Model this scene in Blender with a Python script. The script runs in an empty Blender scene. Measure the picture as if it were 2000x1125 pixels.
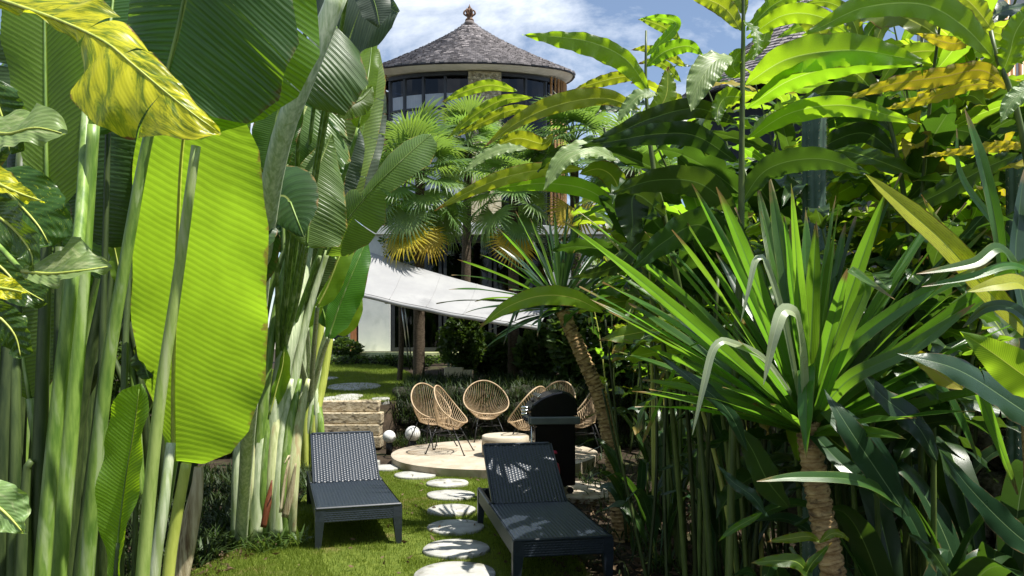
import bpy, math, random
import numpy as np
from mathutils import Vector, Matrix, Euler

random.seed(7)
rng = np.random.default_rng(11)
SC = bpy.context.scene
COL = SC.collection

# ---------------------------------------------------------------- camera
F = 1444.0          # focal length in photo pixels (photo is 2000 wide)
HOR = 680.0         # photo row of the horizon
EYE = 1.6
cam_d = bpy.data.cameras.new('camera')
cam = bpy.data.objects.new('camera', cam_d)
COL.objects.link(cam)
cam.location = (0, 0, EYE)
cam.rotation_euler = (math.radians(90), 0, 0)
cam_d.sensor_fit = 'HORIZONTAL'
cam_d.sensor_width = 36.0
cam_d.lens = F / 2000.0 * 36.0
cam_d.shift_y = (HOR - 562.5) / 2000.0
cam_d.clip_start = 0.05
cam_d.clip_end = 2000.0
SC.camera = cam

# ---------------------------------------------------------------- sun, sky, exposure
SUN_DIR = Vector((0.45, -0.17, 1.0)).normalized()
sun_el = math.asin(SUN_DIR.z)
sun_rot = math.atan2(SUN_DIR.x, SUN_DIR.y)
sun_d = bpy.data.lights.new('sun', 'SUN')
sun_d.energy = 5.0
sun_d.angle = math.radians(0.5)
sun_d.color = (1.0, 0.96, 0.88)
sun = bpy.data.objects.new('sun', sun_d)
COL.objects.link(sun)
sun.rotation_euler = (-SUN_DIR).to_track_quat('-Z', 'Y').to_euler()
sun.location = (8, -5, 18)

world = bpy.data.worlds.new('World')
SC.world = world
world.use_nodes = True
nt = world.node_tree
nt.nodes.clear()
def _n(t, k, **kw):
    n = t.nodes.new(k)
    for a, b in kw.items():
        setattr(n, a, b)
    return n
w_out = _n(nt, 'ShaderNodeOutputWorld')
w_bg = _n(nt, 'ShaderNodeBackground')
w_bg.inputs['Strength'].default_value = 0.085
w_sky = _n(nt, 'ShaderNodeTexSky', sky_type='NISHITA', sun_disc=False, sun_elevation=sun_el,
           sun_rotation=sun_rot, altitude=50.0, air_density=1.0, dust_density=0.25, ozone_density=1.6)
w_tc = _n(nt, 'ShaderNodeTexCoord')
w_sep = _n(nt, 'ShaderNodeSeparateXYZ')
w_add = _n(nt, 'ShaderNodeMath', operation='ADD'); w_add.inputs[1].default_value = 0.12
w_max = _n(nt, 'ShaderNodeMath', operation='MAXIMUM'); w_max.inputs[1].default_value = 0.06
w_dx = _n(nt, 'ShaderNodeMath', operation='DIVIDE')
w_dy = _n(nt, 'ShaderNodeMath', operation='DIVIDE')
w_cmb = _n(nt, 'ShaderNodeCombineXYZ')
w_no = _n(nt, 'ShaderNodeTexNoise'); w_no.inputs['Scale'].default_value = 1.9
w_no.inputs['Detail'].default_value = 9.0; w_no.inputs['Roughness'].default_value = 0.62
w_no.inputs['Distortion'].default_value = 0.35
w_rp = _n(nt, 'ShaderNodeValToRGB')
w_rp.color_ramp.elements[0].position = 0.47; w_rp.color_ramp.elements[0].color = (0.05, 0.05, 0.05, 1)
w_rp.color_ramp.elements[1].position = 0.72; w_rp.color_ramp.elements[1].color = (1, 1, 1, 1)
w_mix = _n(nt, 'ShaderNodeMix', data_type='RGBA')
w_mix.inputs[7].default_value = (8.6, 9.0, 9.5, 1)
L = nt.links.new
L(w_tc.outputs['Generated'], w_sep.inputs[0])
L(w_sep.outputs['Z'], w_max.inputs[0]); L(w_max.outputs[0], w_add.inputs[0])
L(w_sep.outputs['X'], w_dx.inputs[0]); L(w_add.outputs[0], w_dx.inputs[1])
L(w_sep.outputs['Y'], w_dy.inputs[0]); L(w_add.outputs[0], w_dy.inputs[1])
L(w_dx.outputs[0], w_cmb.inputs[0]); L(w_dy.outputs[0], w_cmb.inputs[1])
w_cmb.inputs[2].default_value = 3.3
L(w_cmb.outputs[0], w_no.inputs['Vector']); L(w_no.outputs['Fac'], w_rp.inputs[0])
L(w_rp.outputs[0], w_mix.inputs[0]); L(w_sky.outputs[0], w_mix.inputs[6])
L(w_mix.outputs[2], w_bg.inputs['Color']); L(w_bg.outputs[0], w_out.inputs['Surface'])

SC.view_settings.view_transform = 'Standard'
SC.view_settings.look = 'None'
SC.view_settings.exposure = 0.85
SC.view_settings.gamma = 1.0
SC.view_settings.use_curve_mapping = False
SC.cycles.max_bounces = 8
SC.cycles.diffuse_bounces = 4
SC.cycles.transmission_bounces = 6
SC.cycles.transparent_max_bounces = 6
SC.cycles.use_denoising = True

# ---------------------------------------------------------------- helpers
def P(x, y, d):
    """a point at photo pixel (x, y) and distance d along the view axis"""
    return Vector(((x - 1000.0) / F * d, d, EYE + (HOR - y) / F * d))

def ground_d(y, z=0.0):
    return F * (EYE - z) / (y - HOR)

def new_mesh(name, V, Fc, uv=None, smooth=True):
    me = bpy.data.meshes.new(name)
    V = np.asarray(V, dtype=np.float32).reshape(-1, 3)
    if isinstance(Fc, np.ndarray):
        k = Fc.shape[1]
        nf = Fc.shape[0]
        flat = Fc.astype(np.int32).ravel()
        starts = np.arange(0, nf * k, k, dtype=np.int32)
        me.vertices.add(len(V)); me.vertices.foreach_set('co', V.ravel())
        me.loops.add(nf * k); me.loops.foreach_set('vertex_index', flat)
        me.polygons.add(nf); me.polygons.foreach_set('loop_start', starts)
    else:
        me.from_pydata([tuple(map(float, v)) for v in V], [], [tuple(int(i) for i in f) for f in Fc])
        flat = None
    me.update(calc_edges=True)
    if uv is not None:
        if flat is None:
            flat = np.zeros(len(me.loops), dtype=np.int32)
            me.loops.foreach_get('vertex_index', flat)
        ul = me.uv_layers.new(name='UVMap')
        ul.data.foreach_set('uv', np.asarray(uv, dtype=np.float32)[flat].ravel())
    if smooth:
        me.polygons.foreach_set('use_smooth', np.ones(len(me.polygons), dtype=bool))
    me.validate()
    return me

def link(name, me, mat=None, parent=None):
    if mat is not None and len(me.materials) == 0:
        me.materials.append(mat)
    o = bpy.data.objects.new(name, me)
    COL.objects.link(o)
    if parent is not None:
        o.parent = parent
    return o

def tag(o, label, cat, group=None):
    o['label'] = label
    o['category'] = cat
    if group:
        o['group'] = group
    return o

def thing(name, loc, label, cat, group=None, rotz=0.0):
    o = bpy.data.objects.new(name, None)
    COL.objects.link(o)
    o.location = loc
    o.rotation_euler = (0, 0, rotz)
    o.empty_display_size = 0.1
    return tag(o, label, cat, group)

def root_loc(o):
    while o.parent is not None:
        o = o.parent
    return np.array(o.location)

def part(name, V, Fc, mat, parent, uv=None, smooth=True, label=None, kind=None):
    """world-space vertices -> a child mesh of an unrotated thing (or of one of its parts)"""
    V = np.asarray(V, dtype=np.float64).reshape(-1, 3) - root_loc(parent)
    o = link(name, new_mesh(name, V, Fc, uv, smooth), mat, parent)
    if label: o['label'] = label
    if kind: o['kind'] = kind
    return o

def structure(name, V, Fc, mat, uv=None, smooth=False):
    o = link(name, new_mesh(name, V, Fc, uv, smooth), mat)
    o['kind'] = 'structure'
    return o

class MB:
    """collects boxes, tubes and lathes into one mesh"""
    def __init__(self):
        self.v = []; self.f = []
    def add(self, V, Fc):
        b = len(self.v)
        self.v += [tuple(map(float, p)) for p in V]
        self.f += [tuple(int(i) + b for i in f) for f in Fc]
        return self
    def box(self, c, s, rot=None, bevel=0.0, taper=1.0):
        x, y, z = s[0] / 2, s[1] / 2, s[2] / 2
        if bevel <= 0:
            V = [(-x, -y, -z), (x, -y, -z), (x, y, -z), (-x, y, -z), (-x, -y, z), (x, -y, z), (x, y, z), (-x, y, z)]
            V = [(a * (taper if k < 4 else 1), b * (taper if k < 4 else 1), d) for k, (a, b, d) in enumerate(V)]
            Fc = [(0, 3, 2, 1), (4, 5, 6, 7), (0, 1, 5, 4), (1, 2, 6, 5), (2, 3, 7, 6), (3, 0, 4, 7)]
        else:
            b = min(bevel, x * .9, y * .9, z * .9)
            V = []
            for (zz, k) in ((-z, b), (-z + b, 0), (z - b, 0), (z, b)):
                for (sx, sy) in ((-1, -1), (1, -1), (1, 1), (-1, 1)):
                    if sx * sy > 0:
                        V += [(sx * (x - k), sy * (y - k - b), zz), (sx * (x - k - b), sy * (y - k), zz)]
                    else:
                        V += [(sx * (x - k - b), sy * (y - k), zz), (sx * (x - k), sy * (y - k - b), zz)]
            # order each ring of 8 by angle
            out = []
            for r in range(4):
                ring = V[r * 8:(r + 1) * 8]
                ring.sort(key=lambda p: math.atan2(p[1] / y, p[0] / x))
                out += ring
            V = out
            Fc = [tuple(reversed(range(8))), tuple(range(24, 32))]
            for r in range(3):
                for i in range(8):
                    j = (i + 1) % 8
                    Fc.append((r * 8 + i, r * 8 + j, (r + 1) * 8 + j, (r + 1) * 8 + i))
        M = (rot.to_matrix() if isinstance(rot, Euler) else rot) if rot is not None else None
        V = [Vector(p) if M is None else M @ Vector(p) for p in V]
        return self.add([p + Vector(c) for p in V], Fc)
    def tube(self, pts, r, n=8, caps=True):
        V, Fc = tube(pts, r, n, caps)
        return self.add(V, Fc)
    def lathe(self, prof, n=24, c=(0, 0, 0), sx=1.0, sy=1.0):
        V = []; Fc = []
        for (r, z) in prof:
            for i in range(n):
                a = 2 * math.pi * i / n
                V.append((c[0] + r * sx * math.cos(a), c[1] + r * sy * math.sin(a), c[2] + z))
        for k in range(len(prof) - 1):
            for i in range(n):
                j = (i + 1) % n
                Fc.append((k * n + i, k * n + j, (k + 1) * n + j, (k + 1) * n + i))
        Fc.append(tuple(reversed(range(n))))
        Fc.append(tuple(range((len(prof) - 1) * n, len(prof) * n)))
        return self.add(V, Fc)
    def mesh(self, name, smooth=False):
        return new_mesh(name, self.v, self.f, None, smooth)
    def local(self, name, mat, parent, smooth=False, label=None, kind=None):
        o = link(name, self.mesh(name, smooth), mat, parent)
        if label: o['label'] = label
        if kind: o['kind'] = kind
        return o
    def world(self, name, mat, parent, smooth=False, label=None, kind=None):
        return part(name, self.v, self.f, mat, parent, None, smooth, label, kind)

def curve(pts, n):
    """Catmull-Rom through pts, resampled to n+1 evenly spaced points"""
    p = np.array([tuple(q) for q in pts], dtype=float)
    if len(p) == 2:
        t = np.linspace(0, 1, n + 1)[:, None]
        return p[0] * (1 - t) + p[1] * t
    ext = np.vstack([2 * p[0] - p[1], p, 2 * p[-1] - p[-2]])
    out = []
    for i in range(1, len(ext) - 2):
        a, b, c, d = ext[i - 1], ext[i], ext[i + 1], ext[i + 2]
        for t in np.linspace(0, 1, 16, endpoint=False):
            out.append(0.5 * (2 * b + (c - a) * t + (2 * a - 5 * b + 4 * c - d) * t * t + (3 * b - a - 3 * c + d) * t ** 3))
    out.append(p[-1])
    out = np.array(out)
    s = np.concatenate([[0], np.cumsum(np.linalg.norm(np.diff(out, axis=0), axis=1))])
    q = np.linspace(0, s[-1], n + 1)
    return np.stack([np.interp(q, s, out[:, k]) for k in range(3)], 1)

def unit(a):
    return a / np.maximum(np.linalg.norm(a, axis=-1, keepdims=True), 1e-9)

def tube(pts, r, n=8, caps=True, flat=1.0):
    C = np.array([tuple(q) for q in pts], dtype=float)
    m = len(C)
    R = np.interp(np.linspace(0, 1, m), np.linspace(0, 1, len(r)), r) if hasattr(r, '__len__') else np.full(m, r)
    T = unit(np.gradient(C, axis=0))
    ref = np.array([0, 1.0, 0]) if abs(T[:, 1]).max() < 0.9 else (np.array([1.0, 0, 0]) if abs(T[:, 0]).max() < 0.9 else np.array([0.3, 0.2, 0.93]))
    S = unit(np.cross(T, ref)); N = np.cross(S, T)
    a = np.linspace(0, 2 * math.pi, n, endpoint=False)
    V = C[:, None, :] + R[:, None, None] * (np.cos(a)[None, :, None] * S[:, None, :] + flat * np.sin(a)[None, :, None] * N[:, None, :])
    V = V.reshape(-1, 3)
    Fc = []
    for i in range(m - 1):
        for j in range(n):
            k = (j + 1) % n
            Fc.append((i * n + j, i * n + k, (i + 1) * n + k, (i + 1) * n + j))
    if caps:
        Fc.append(tuple(reversed(range(n)))); Fc.append(tuple(range((m - 1) * n, m * n)))
    return V, Fc

def blade(C, nh, wl, wr, m=6, fold=0.0, droop=0.0, pleat=(0, 0.0), wave=(0, 0.0), sweep=0.0, tears=((), ()),
          gap=0.05, sag=0.0, seed=0, pts=None):
    """a leaf blade along the midrib C (k,3) facing nh; wl / wr half-widths at the rows of C.
    Torn blades are separate strips on each side. Returns vertices, quads, uvs."""
    r = np.random.default_rng(seed)
    C = np.asarray(C, float); n = len(C) - 1
    tt = np.linspace(0, 1, n + 1)
    nh = np.asarray(nh, float)
    if nh.ndim == 1: nh = np.tile(nh, (n + 1, 1))
    T = unit(np.gradient(C, axis=0))
    S = unit(np.cross(T, nh)); N = np.cross(S, T)
    V = []; Q = []; UV = []; base = 0
    ph = r.uniform(0, 6.28, 4)
    for side, w, tr in ((-1, wl, tears[0]), (1, wr, tears[1])):
        w = np.asarray(w, float)
        cuts = [0.0] + sorted(tr) + [1.0]
        for a, b in zip(cuts[:-1], cuts[1:]):
            k = max(2, int(round((b - a) * n)) + 1)
            t = np.linspace(a, b, k)
            s = np.linspace(0, 1, m + 1)
            tg, sg = np.meshgrid(t, s, indexing='ij')
            tc = 0.5 * (a + b)
            torn = len(cuts) > 2
            te = tg + (gap * r.uniform(0.3, 1.0) * (tc - tg) * sg ** 1.5 if torn else 0.0)
            te = np.clip(te, 0, 1)
            def ev(A):
                if A.ndim == 1: return np.interp(te, tt, A)
                return np.stack([np.interp(te, tt, A[:, q]) for q in range(3)], -1)
            c, T_, S_, N_, w_ = ev(C), ev(T), ev(S), ev(N), ev(w)
            phi = fold - droop * sg - (sag * r.uniform(0, 1) * sg if torn else 0.0)
            # integrate the bend across the blade
            ds = 1.0 / m
            cx = np.cumsum(np.cos(phi) * ds, 1) - np.cos(phi) * ds
            cz = np.cumsum(np.sin(phi) * ds, 1) - np.sin(phi) * ds
            off = wave[1] * sg ** 2.6 * (np.sin(6.283 * wave[0] * te + ph[0] + side) + 0.5 * np.sin(6.283 * wave[0] * 2.3 * te + ph[1] - side))
            if pleat[0]:
                x = (te - 0.06 * sg) * pleat[0]
                amp = pleat[1] * np.minimum(1, sg * 4)
                off = off + amp * (np.abs((x % 1.0) * 2 - 1) - 0.5) * (0.6 + 0.4 * np.sin(ph[2] + x * 0.37))
            p = c + side * (w_ * cx)[..., None] * S_ + (w_ * cz + off)[..., None] * N_ + (sweep * w_ * sg)[..., None] * T_
            V.append(p.reshape(-1, 3))
            UV.append(np.stack([0.5 + 0.5 * side * sg, te], -1).reshape(-1, 2))
            i, j = np.meshgrid(np.arange(k - 1), np.arange(m), indexing='ij')
            q0 = base + i * (m + 1) + j
            if side > 0:
                q = np.stack([q0, q0 + 1, q0 + m + 2, q0 + m + 1], -1)
            else:
                q = np.stack([q0, q0 + m + 1, q0 + m + 2, q0 + 1], -1)
            Q.append(q.reshape(-1, 4))
            base += k * (m + 1)
    return np.vstack(V), np.vstack(Q), np.vstack(UV)

def prof(pairs, n):
    a = np.array(pairs, float)
    return np.interp(np.linspace(0, 1, n + 1), a[:, 0], a[:, 1])

def rot_to(x_axis, z_hint):
    x = Vector(x_axis).normalized(); z = Vector(z_hint)
    y = z.cross(x).normalized(); z = x.cross(y)
    return Matrix((x, y, z)).transposed().to_4x4()

# ---------------------------------------------------------------- materials
def nodes(name):
    m = bpy.data.materials.new(name); m.use_nodes = True
    t = m.node_tree; t.nodes.clear()
    return m, t

def mth(t, op, a, b=None, c=None, clamp=False):
    n = t.nodes.new('ShaderNodeMath'); n.operation = op; n.use_clamp = clamp
    for i, v in enumerate((a, b, c)):
        if v is None: continue
        if isinstance(v, (int, float)): n.inputs[i].default_value = v
        else: t.links.new(v, n.inputs[i])
    return n.outputs[0]

def mix(t, f, a, b, typ='MIX'):
    n = t.nodes.new('ShaderNodeMix'); n.data_type = 'RGBA'; n.blend_type = typ
    for i, v in ((0, f), (6, a), (7, b)):
        if isinstance(v, (int, float)): n.inputs[i].default_value = v
        elif isinstance(v, tuple): n.inputs[i].default_value = v if len(v) == 4 else (*v, 1)
        else: t.links.new(v, n.inputs[i])
    return n.outputs[2]

def noise(t, vec, scale, detail=4, rough=0.55, dist=0.0):
    n = t.nodes.new('ShaderNodeTexNoise')
    n.inputs['Scale'].default_value = scale; n.inputs['Detail'].default_value = detail
    n.inputs['Roughness'].default_value = rough; n.inputs['Distortion'].default_value = dist
    if vec is not None: t.links.new(vec, n.inputs['Vector'])
    return n.outputs['Fac']

def mrange(t, v, a, b, c=0.0, d=1.0):
    n = t.nodes.new('ShaderNodeMapRange'); n.clamp = True; n.interpolation_type = 'SMOOTHSTEP'
    t.links.new(v, n.inputs[0])
    for i, x in enumerate((a, b, c, d)): n.inputs[i + 1].default_value = x
    return n.outputs[0]

def bump(t, h, strength=0.3, dist=0.01):
    n = t.nodes.new('ShaderNodeBump'); n.inputs['Strength'].default_value = strength
    n.inputs['Distance'].default_value = dist
    t.links.new(h, n.inputs['Height'])
    return n.outputs[0]

def finish(t, col, rough=0.6, nrm=None, spec=0.5, metal=0.0, trans=None, tfac=0.0, coat=0.0):
    b = t.nodes.new('ShaderNodeBsdfPrincipled')
    o = t.nodes.new('ShaderNodeOutputMaterial')
    if isinstance(col, tuple): b.inputs['Base Color'].default_value = (*col[:3], 1)
    else: t.links.new(col, b.inputs['Base Color'])
    if isinstance(rough, (int, float)): b.inputs['Roughness'].default_value = rough
    else: t.links.new(rough, b.inputs['Roughness'])
    b.inputs['Specular IOR Level'].default_value = spec
    b.inputs['Metallic'].default_value = metal
    b.inputs['Coat Weight'].default_value = coat
    if nrm is not None: t.links.new(nrm, b.inputs['Normal'])
    s = b.outputs[0]
    if trans is not None:
        tr = t.nodes.new('ShaderNodeBsdfTranslucent')
        if isinstance(trans, tuple): tr.inputs[0].default_value = (*trans[:3], 1)
        else: t.links.new(trans, tr.inputs[0])
        if nrm is not None: t.links.new(nrm, tr.inputs['Normal'])
        mx = t.nodes.new('ShaderNodeMixShader'); mx.inputs[0].default_value = tfac
        t.links.new(s, mx.inputs[1]); t.links.new(tr.outputs[0], mx.inputs[2])
        s = mx.outputs[0]
    t.links.new(s, o.inputs['Surface'])

def surf(name, c1, c2, scale=6.0, rough=0.7, bmp=0.3, bdist=0.01, spec=0.4, c3=None, s3=1.5, coords='Object', rand=0.0, metal=0.0, stretch=None, island=0.0, detail=6, coat=0.0):
    m, t = nodes(name)
    tc = t.nodes.new('ShaderNodeTexCoord').outputs[coords]
    if coords == 'Object' and rand:
        oi = t.nodes.new('ShaderNodeObjectInfo')
        va = t.nodes.new('ShaderNodeVectorMath'); va.operation = 'ADD'
        sc = t.nodes.new('ShaderNodeVectorMath'); sc.operation = 'SCALE'; sc.inputs[3].default_value = 3.0
        cb = t.nodes.new('ShaderNodeCombineXYZ')
        for i in range(3): t.links.new(mth(t, 'MULTIPLY', oi.outputs['Random'], 7.0 + 3 * i), cb.inputs[i])
        t.links.new(tc, va.inputs[0]); t.links.new(cb.outputs[0], va.inputs[1]); tc = va.outputs[0]
    if stretch:
        mp = t.nodes.new('ShaderNodeMapping'); mp.inputs['Scale'].default_value = stretch
        t.links.new(tc, mp.inputs[0]); tc = mp.outputs[0]
    f = noise(t, tc, scale, detail, 0.62)
    col = mix(t, mrange(t, f, 0.32, 0.68), c1, c2)
    if c3 is not None:
        g = noise(t, tc, s3, 5, 0.6, 0.4)
        col = mix(t, mrange(t, g, 0.52, 0.66), col, c3)
    if rand or island:
        if island:
            src = t.nodes.new('ShaderNodeNewGeometry').outputs['Random Per Island']; k = island
        else:
            src = t.nodes.new('ShaderNodeObjectInfo').outputs['Random']; k = rand
        hs = t.nodes.new('ShaderNodeHueSaturation')
        t.links.new(mth(t, 'MULTIPLY_ADD', src, 2 * k, 1 - k), hs.inputs['Value'])
        t.links.new(col, hs.inputs['Color']); col = hs.outputs[0]
    f2 = noise(t, tc, scale * 6, 5, 0.6)
    h = mth(t, 'ADD', f, mth(t, 'MULTIPLY', f2, 0.5))
    finish(t, col, rough, bump(t, h, bmp, bdist) if bmp else None, spec, metal, coat=coat)
    return m

def leaf_mat(name, base, trans, tfac=0.45, veins=60, skew=0.06, vein_k=0.35, rib=(0.25, 0.32, 0.08), ribw=0.035, rough=0.4,
             hue=0.03, val=0.25, blot=None, blot_at=(0.5, 0.6), blot_scale=(3, 3), edge=None, edge_w=0.06, spec=0.5, bs=0.25, longitudinal=False, bd=0.004, tip=None):
    """leaf: principled + translucent, vein relief and a pale midrib from the blade's own UV"""
    m, t = nodes(name)
    uv = t.nodes.new('ShaderNodeUVMap').outputs[0]
    sp = t.nodes.new('ShaderNodeSeparateXYZ'); t.links.new(uv, sp.inputs[0])
    au = mth(t, 'ABSOLUTE', mth(t, 'MULTIPLY_ADD', sp.outputs[0], 2.0, -1.0))
    v = sp.outputs[1]
    oi = t.nodes.new('ShaderNodeObjectInfo').outputs['Random']
    obj = t.nodes.new('ShaderNodeTexCoord').outputs['Object']
    off = t.nodes.new('ShaderNodeVectorMath'); off.operation = 'ADD'
    cb = t.nodes.new('ShaderNodeCombineXYZ')
    for i in range(3): t.links.new(mth(t, 'MULTIPLY', oi, 11.0 + 5 * i), cb.inputs[i])
    t.links.new(obj, off.inputs[0]); t.links.new(cb.outputs[0], off.inputs[1])
    big = noise(t, off.outputs[0], 5.0, 5, 0.6)
    if longitudinal:
        ph = mth(t, 'MULTIPLY', au, veins)
    else:
        ph = mth(t, 'MULTIPLY', mth(t, 'SUBTRACT', v, mth(t, 'MULTIPLY', au, skew)), veins)
    jit = mth(t, 'MULTIPLY', noise(t, off.outputs[0], 6.0, 3), 0.7)
    sv = mth(t, 'SINE', mth(t, 'MULTIPLY', mth(t, 'ADD', ph, jit), 6.2832))
    fine = mth(t, 'SINE', mth(t, 'MULTIPLY', ph, 6.2832 * 3.7))
    vein = mth(t, 'MULTIPLY_ADD', sv, 0.5, 0.5)
    shade = mth(t, 'ADD', mth(t, 'MULTIPLY_ADD', mth(t, 'POWER', vein, 3.0), -vein_k, 1.0 + vein_k * 0.3), mth(t, 'MULTIPLY', fine, vein_k * 0.18))
    shade = mth(t, 'MULTIPLY', shade, mth(t, 'MULTIPLY_ADD', big, 0.7, 0.65))
    ribm = mrange(t, au, ribw, ribw * 0.5)
    def colour(c, ribc):
        hs = t.nodes.new('ShaderNodeHueSaturation')
        hs.inputs['Color'].default_value = (*c, 1)
        t.links.new(mth(t, 'MULTIPLY_ADD', oi, 2 * hue, 0.5 - hue), hs.inputs['Hue'])
        r2 = mth(t, 'FRACT', mth(t, 'MULTIPLY', oi, 7.31))
        t.links.new(mth(t, 'MULTIPLY', shade, mth(t, 'MULTIPLY_ADD', r2, 2 * val, 1 - val)), hs.inputs['Value'])
        return hs.outputs[0]
    cb_, ct_ = colour(base, rib), colour(trans, rib)
    if blot is not None:
        bc = t.nodes.new('ShaderNodeCombineXYZ')          # blotches run along the side veins
        t.links.new(mth(t, 'MULTIPLY', sp.outputs[0], 2.0 * blot_scale[0]), bc.inputs[0])
        t.links.new(mth(t, 'MULTIPLY', mth(t, 'SUBTRACT', v, mth(t, 'MULTIPLY', au, 0.0 if longitudinal else skew * 0.5)), blot_scale[1]), bc.inputs[1])
        va = t.nodes.new('ShaderNodeVectorMath'); va.operation = 'ADD'
        t.links.new(bc.outputs[0], va.inputs[0]); t.links.new(cb.outputs[0], va.inputs[1])
        bm = mrange(t, noise(t, va.outputs[0], 3.0, 8, 0.72, 0.6), blot_at[0], blot_at[1])
        cb_ = mix(t, bm, cb_, blot); ct_ = mix(t, bm, ct_, tuple(min(1.0, x * 1.9) for x in blot))
    if edge is not None:
        em = mrange(t, mth(t, 'ADD', au, mth(t, 'MULTIPLY_ADD', noise(t, off.outputs[0], 14.0, 5, 0.7), 0.5, -0.25)), 1.0 - edge_w, 1.04)
        cb_ = mix(t, em, cb_, edge); ct_ = mix(t, em, ct_, tuple(x * 0.7 for x in edge))
    if tip is not None:
        tm = mrange(t, mth(t, 'ADD', v, mth(t, 'MULTIPLY_ADD', noise(t, off.outputs[0], 7.0, 4, 0.6), 0.3, -0.15)), 0.90, 0.99)
        cb_ = mix(t, tm, cb_, tip); ct_ = mix(t, tm, ct_, tuple(x * 0.6 for x in tip))
    cb_ = mix(t, ribm, cb_, rib); ct_ = mix(t, ribm, ct_, tuple(min(1, x * 1.3) for x in rib))
    h = mth(t, 'ADD', mth(t, 'ADD', vein, mth(t, 'MULTIPLY', fine, 0.12)), mth(t, 'MULTIPLY', noise(t, off.outputs[0], 30.0, 3), 0.5))
    rg = mth(t, 'MULTIPLY_ADD', big, 0.25, rough - 0.12)
    finish(t, cb_, rg, bump(t, h, bs, bd), spec, 0.0, ct_, tfac)
    return m
# ================================================================ palette
M = {}
M['soil'] = surf('soil', (0.022, 0.016, 0.010), (0.052, 0.037, 0.024), 9, 0.95, 0.7, 0.03, 0.2, c3=(0.05, 0.055, 0.02), s3=2.0)
M['turf'] = surf('turf', (0.08, 0.115, 0.018), (0.13, 0.165, 0.028), 14, 0.95, 0.6, 0.02, 0.1, c3=(0.15, 0.115, 0.05), s3=1.3)
M['white'] = surf('white_paint', (0.50, 0.52, 0.53), (0.58, 0.59, 0.59), 3, 0.7, 0.08, 0.004, 0.3, c3=(0.44, 0.46, 0.46), s3=1.2)
M['concrete'] = surf('pale_concrete', (0.37, 0.31, 0.235), (0.47, 0.41, 0.325), 4, 0.85, 0.25, 0.006, 0.3, c3=(0.27, 0.21, 0.14), s3=2.2)
M['drum'] = surf('drum_stone', (0.42, 0.36, 0.27), (0.52, 0.46, 0.36), 5, 0.85, 0.3, 0.008, 0.3, c3=(0.28, 0.22, 0.15), s3=3.0, stretch=(1, 1, 3))
M['stone'] = surf('stepping_stone', (0.34, 0.335, 0.31), (0.46, 0.455, 0.42), 7, 0.85, 0.35, 0.006, 0.3, c3=(0.22, 0.215, 0.17), s3=5.0, rand=0.08)
M['block'] = surf('limestone_block', (0.27, 0.21, 0.125), (0.52, 0.45, 0.32), 12, 0.9, 0.8, 0.02, 0.25, c3=(0.08, 0.065, 0.045), s3=9.0, rand=0.12, stretch=(1, 1, 1.8))
M['rock'] = surf('coral_rock', (0.07, 0.065, 0.045), (0.36, 0.33, 0.25), 5, 0.95, 1.0, 0.06, 0.2, c3=(0.03, 0.035, 0.02), s3=2.6, rand=0.35)
M['mortar'] = surf('dark_mortar', (0.02, 0.02, 0.016), (0.045, 0.042, 0.032), 8, 0.95, 0.6, 0.02, 0.1)
M['shingle'] = surf('roof_shingle', (0.15, 0.135, 0.135), (0.27, 0.245, 0.245), 5, 0.85, 0.5, 0.01, 0.25, island=0.32)
M['ridge'] = surf('ridge_cap', (0.13, 0.11, 0.10), (0.20, 0.17, 0.16), 8, 0.85, 0.4, 0.01, 0.25)
M['wood'] = surf('red_wood', (0.20, 0.075, 0.03), (0.33, 0.14, 0.06), 10, 0.5, 0.2, 0.004, 0.4, stretch=(6, 6, 0.4))
M['bamboo'] = surf('bamboo', (0.30, 0.14, 0.05), (0.48, 0.27, 0.10), 7, 0.45, 0.2, 0.004, 0.5, rand=0.25, stretch=(3, 3, 0.5))
M['frame'] = surf('dark_frame', (0.012, 0.014, 0.018), (0.02, 0.023, 0.028), 8, 0.4, 0.05, 0.002, 0.5)
M['room'] = surf('dark_room', (0.02, 0.025, 0.035), (0.03, 0.035, 0.045), 2, 0.9, 0)
M['pale_fill'] = surf('pale_fill', (0.34, 0.38, 0.44), (0.42, 0.46, 0.52), 9, 0.9, 0.4, 0.02, 0.1, stretch=(9, 9, 0.2))
M['soffit'] = surf('soffit', (0.62, 0.58, 0.50), (0.72, 0.68, 0.60), 3, 0.8, 0.05)
M['pebble'] = surf('pebble_cladding', (0.30, 0.25, 0.15), (0.55, 0.50, 0.36), 9, 0.85, 0.4, 0.01, 0.3, island=0.4)
M['canvas'] = surf('sail_canvas', (0.27, 0.27, 0.275), (0.32, 0.32, 0.32), 1.5, 0.75, 0.12, 0.02, 0.2, c3=(0.23, 0.23, 0.235), s3=0.9)
M['steel'] = surf('steel', (0.45, 0.46, 0.47), (0.55, 0.56, 0.57), 6, 0.3, 0.05, 0.001, 0.5, metal=1.0)
M['black'] = surf('black_enamel', (0.006, 0.006, 0.007), (0.011, 0.011, 0.012), 9, 0.22, 0.03, 0.001, 0.55)
M['blackmatt'] = surf('black_steel', (0.008, 0.008, 0.009), (0.014, 0.014, 0.015), 9, 0.5, 0.05, 0.001, 0.4)
M['chrome'] = surf('chrome', (0.75, 0.75, 0.74), (0.85, 0.85, 0.84), 5, 0.2, 0.03, 0.001, 0.5, metal=1.0)
M['greytrim'] = surf('grey_trim', (0.10, 0.12, 0.12), (0.15, 0.17, 0.17), 6, 0.4, 0.05, 0.001, 0.5)
M['gas'] = surf('red_enamel', (0.45, 0.015, 0.06), (0.55, 0.03, 0.09), 5, 0.4, 0.05, 0.001, 0.5)
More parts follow.
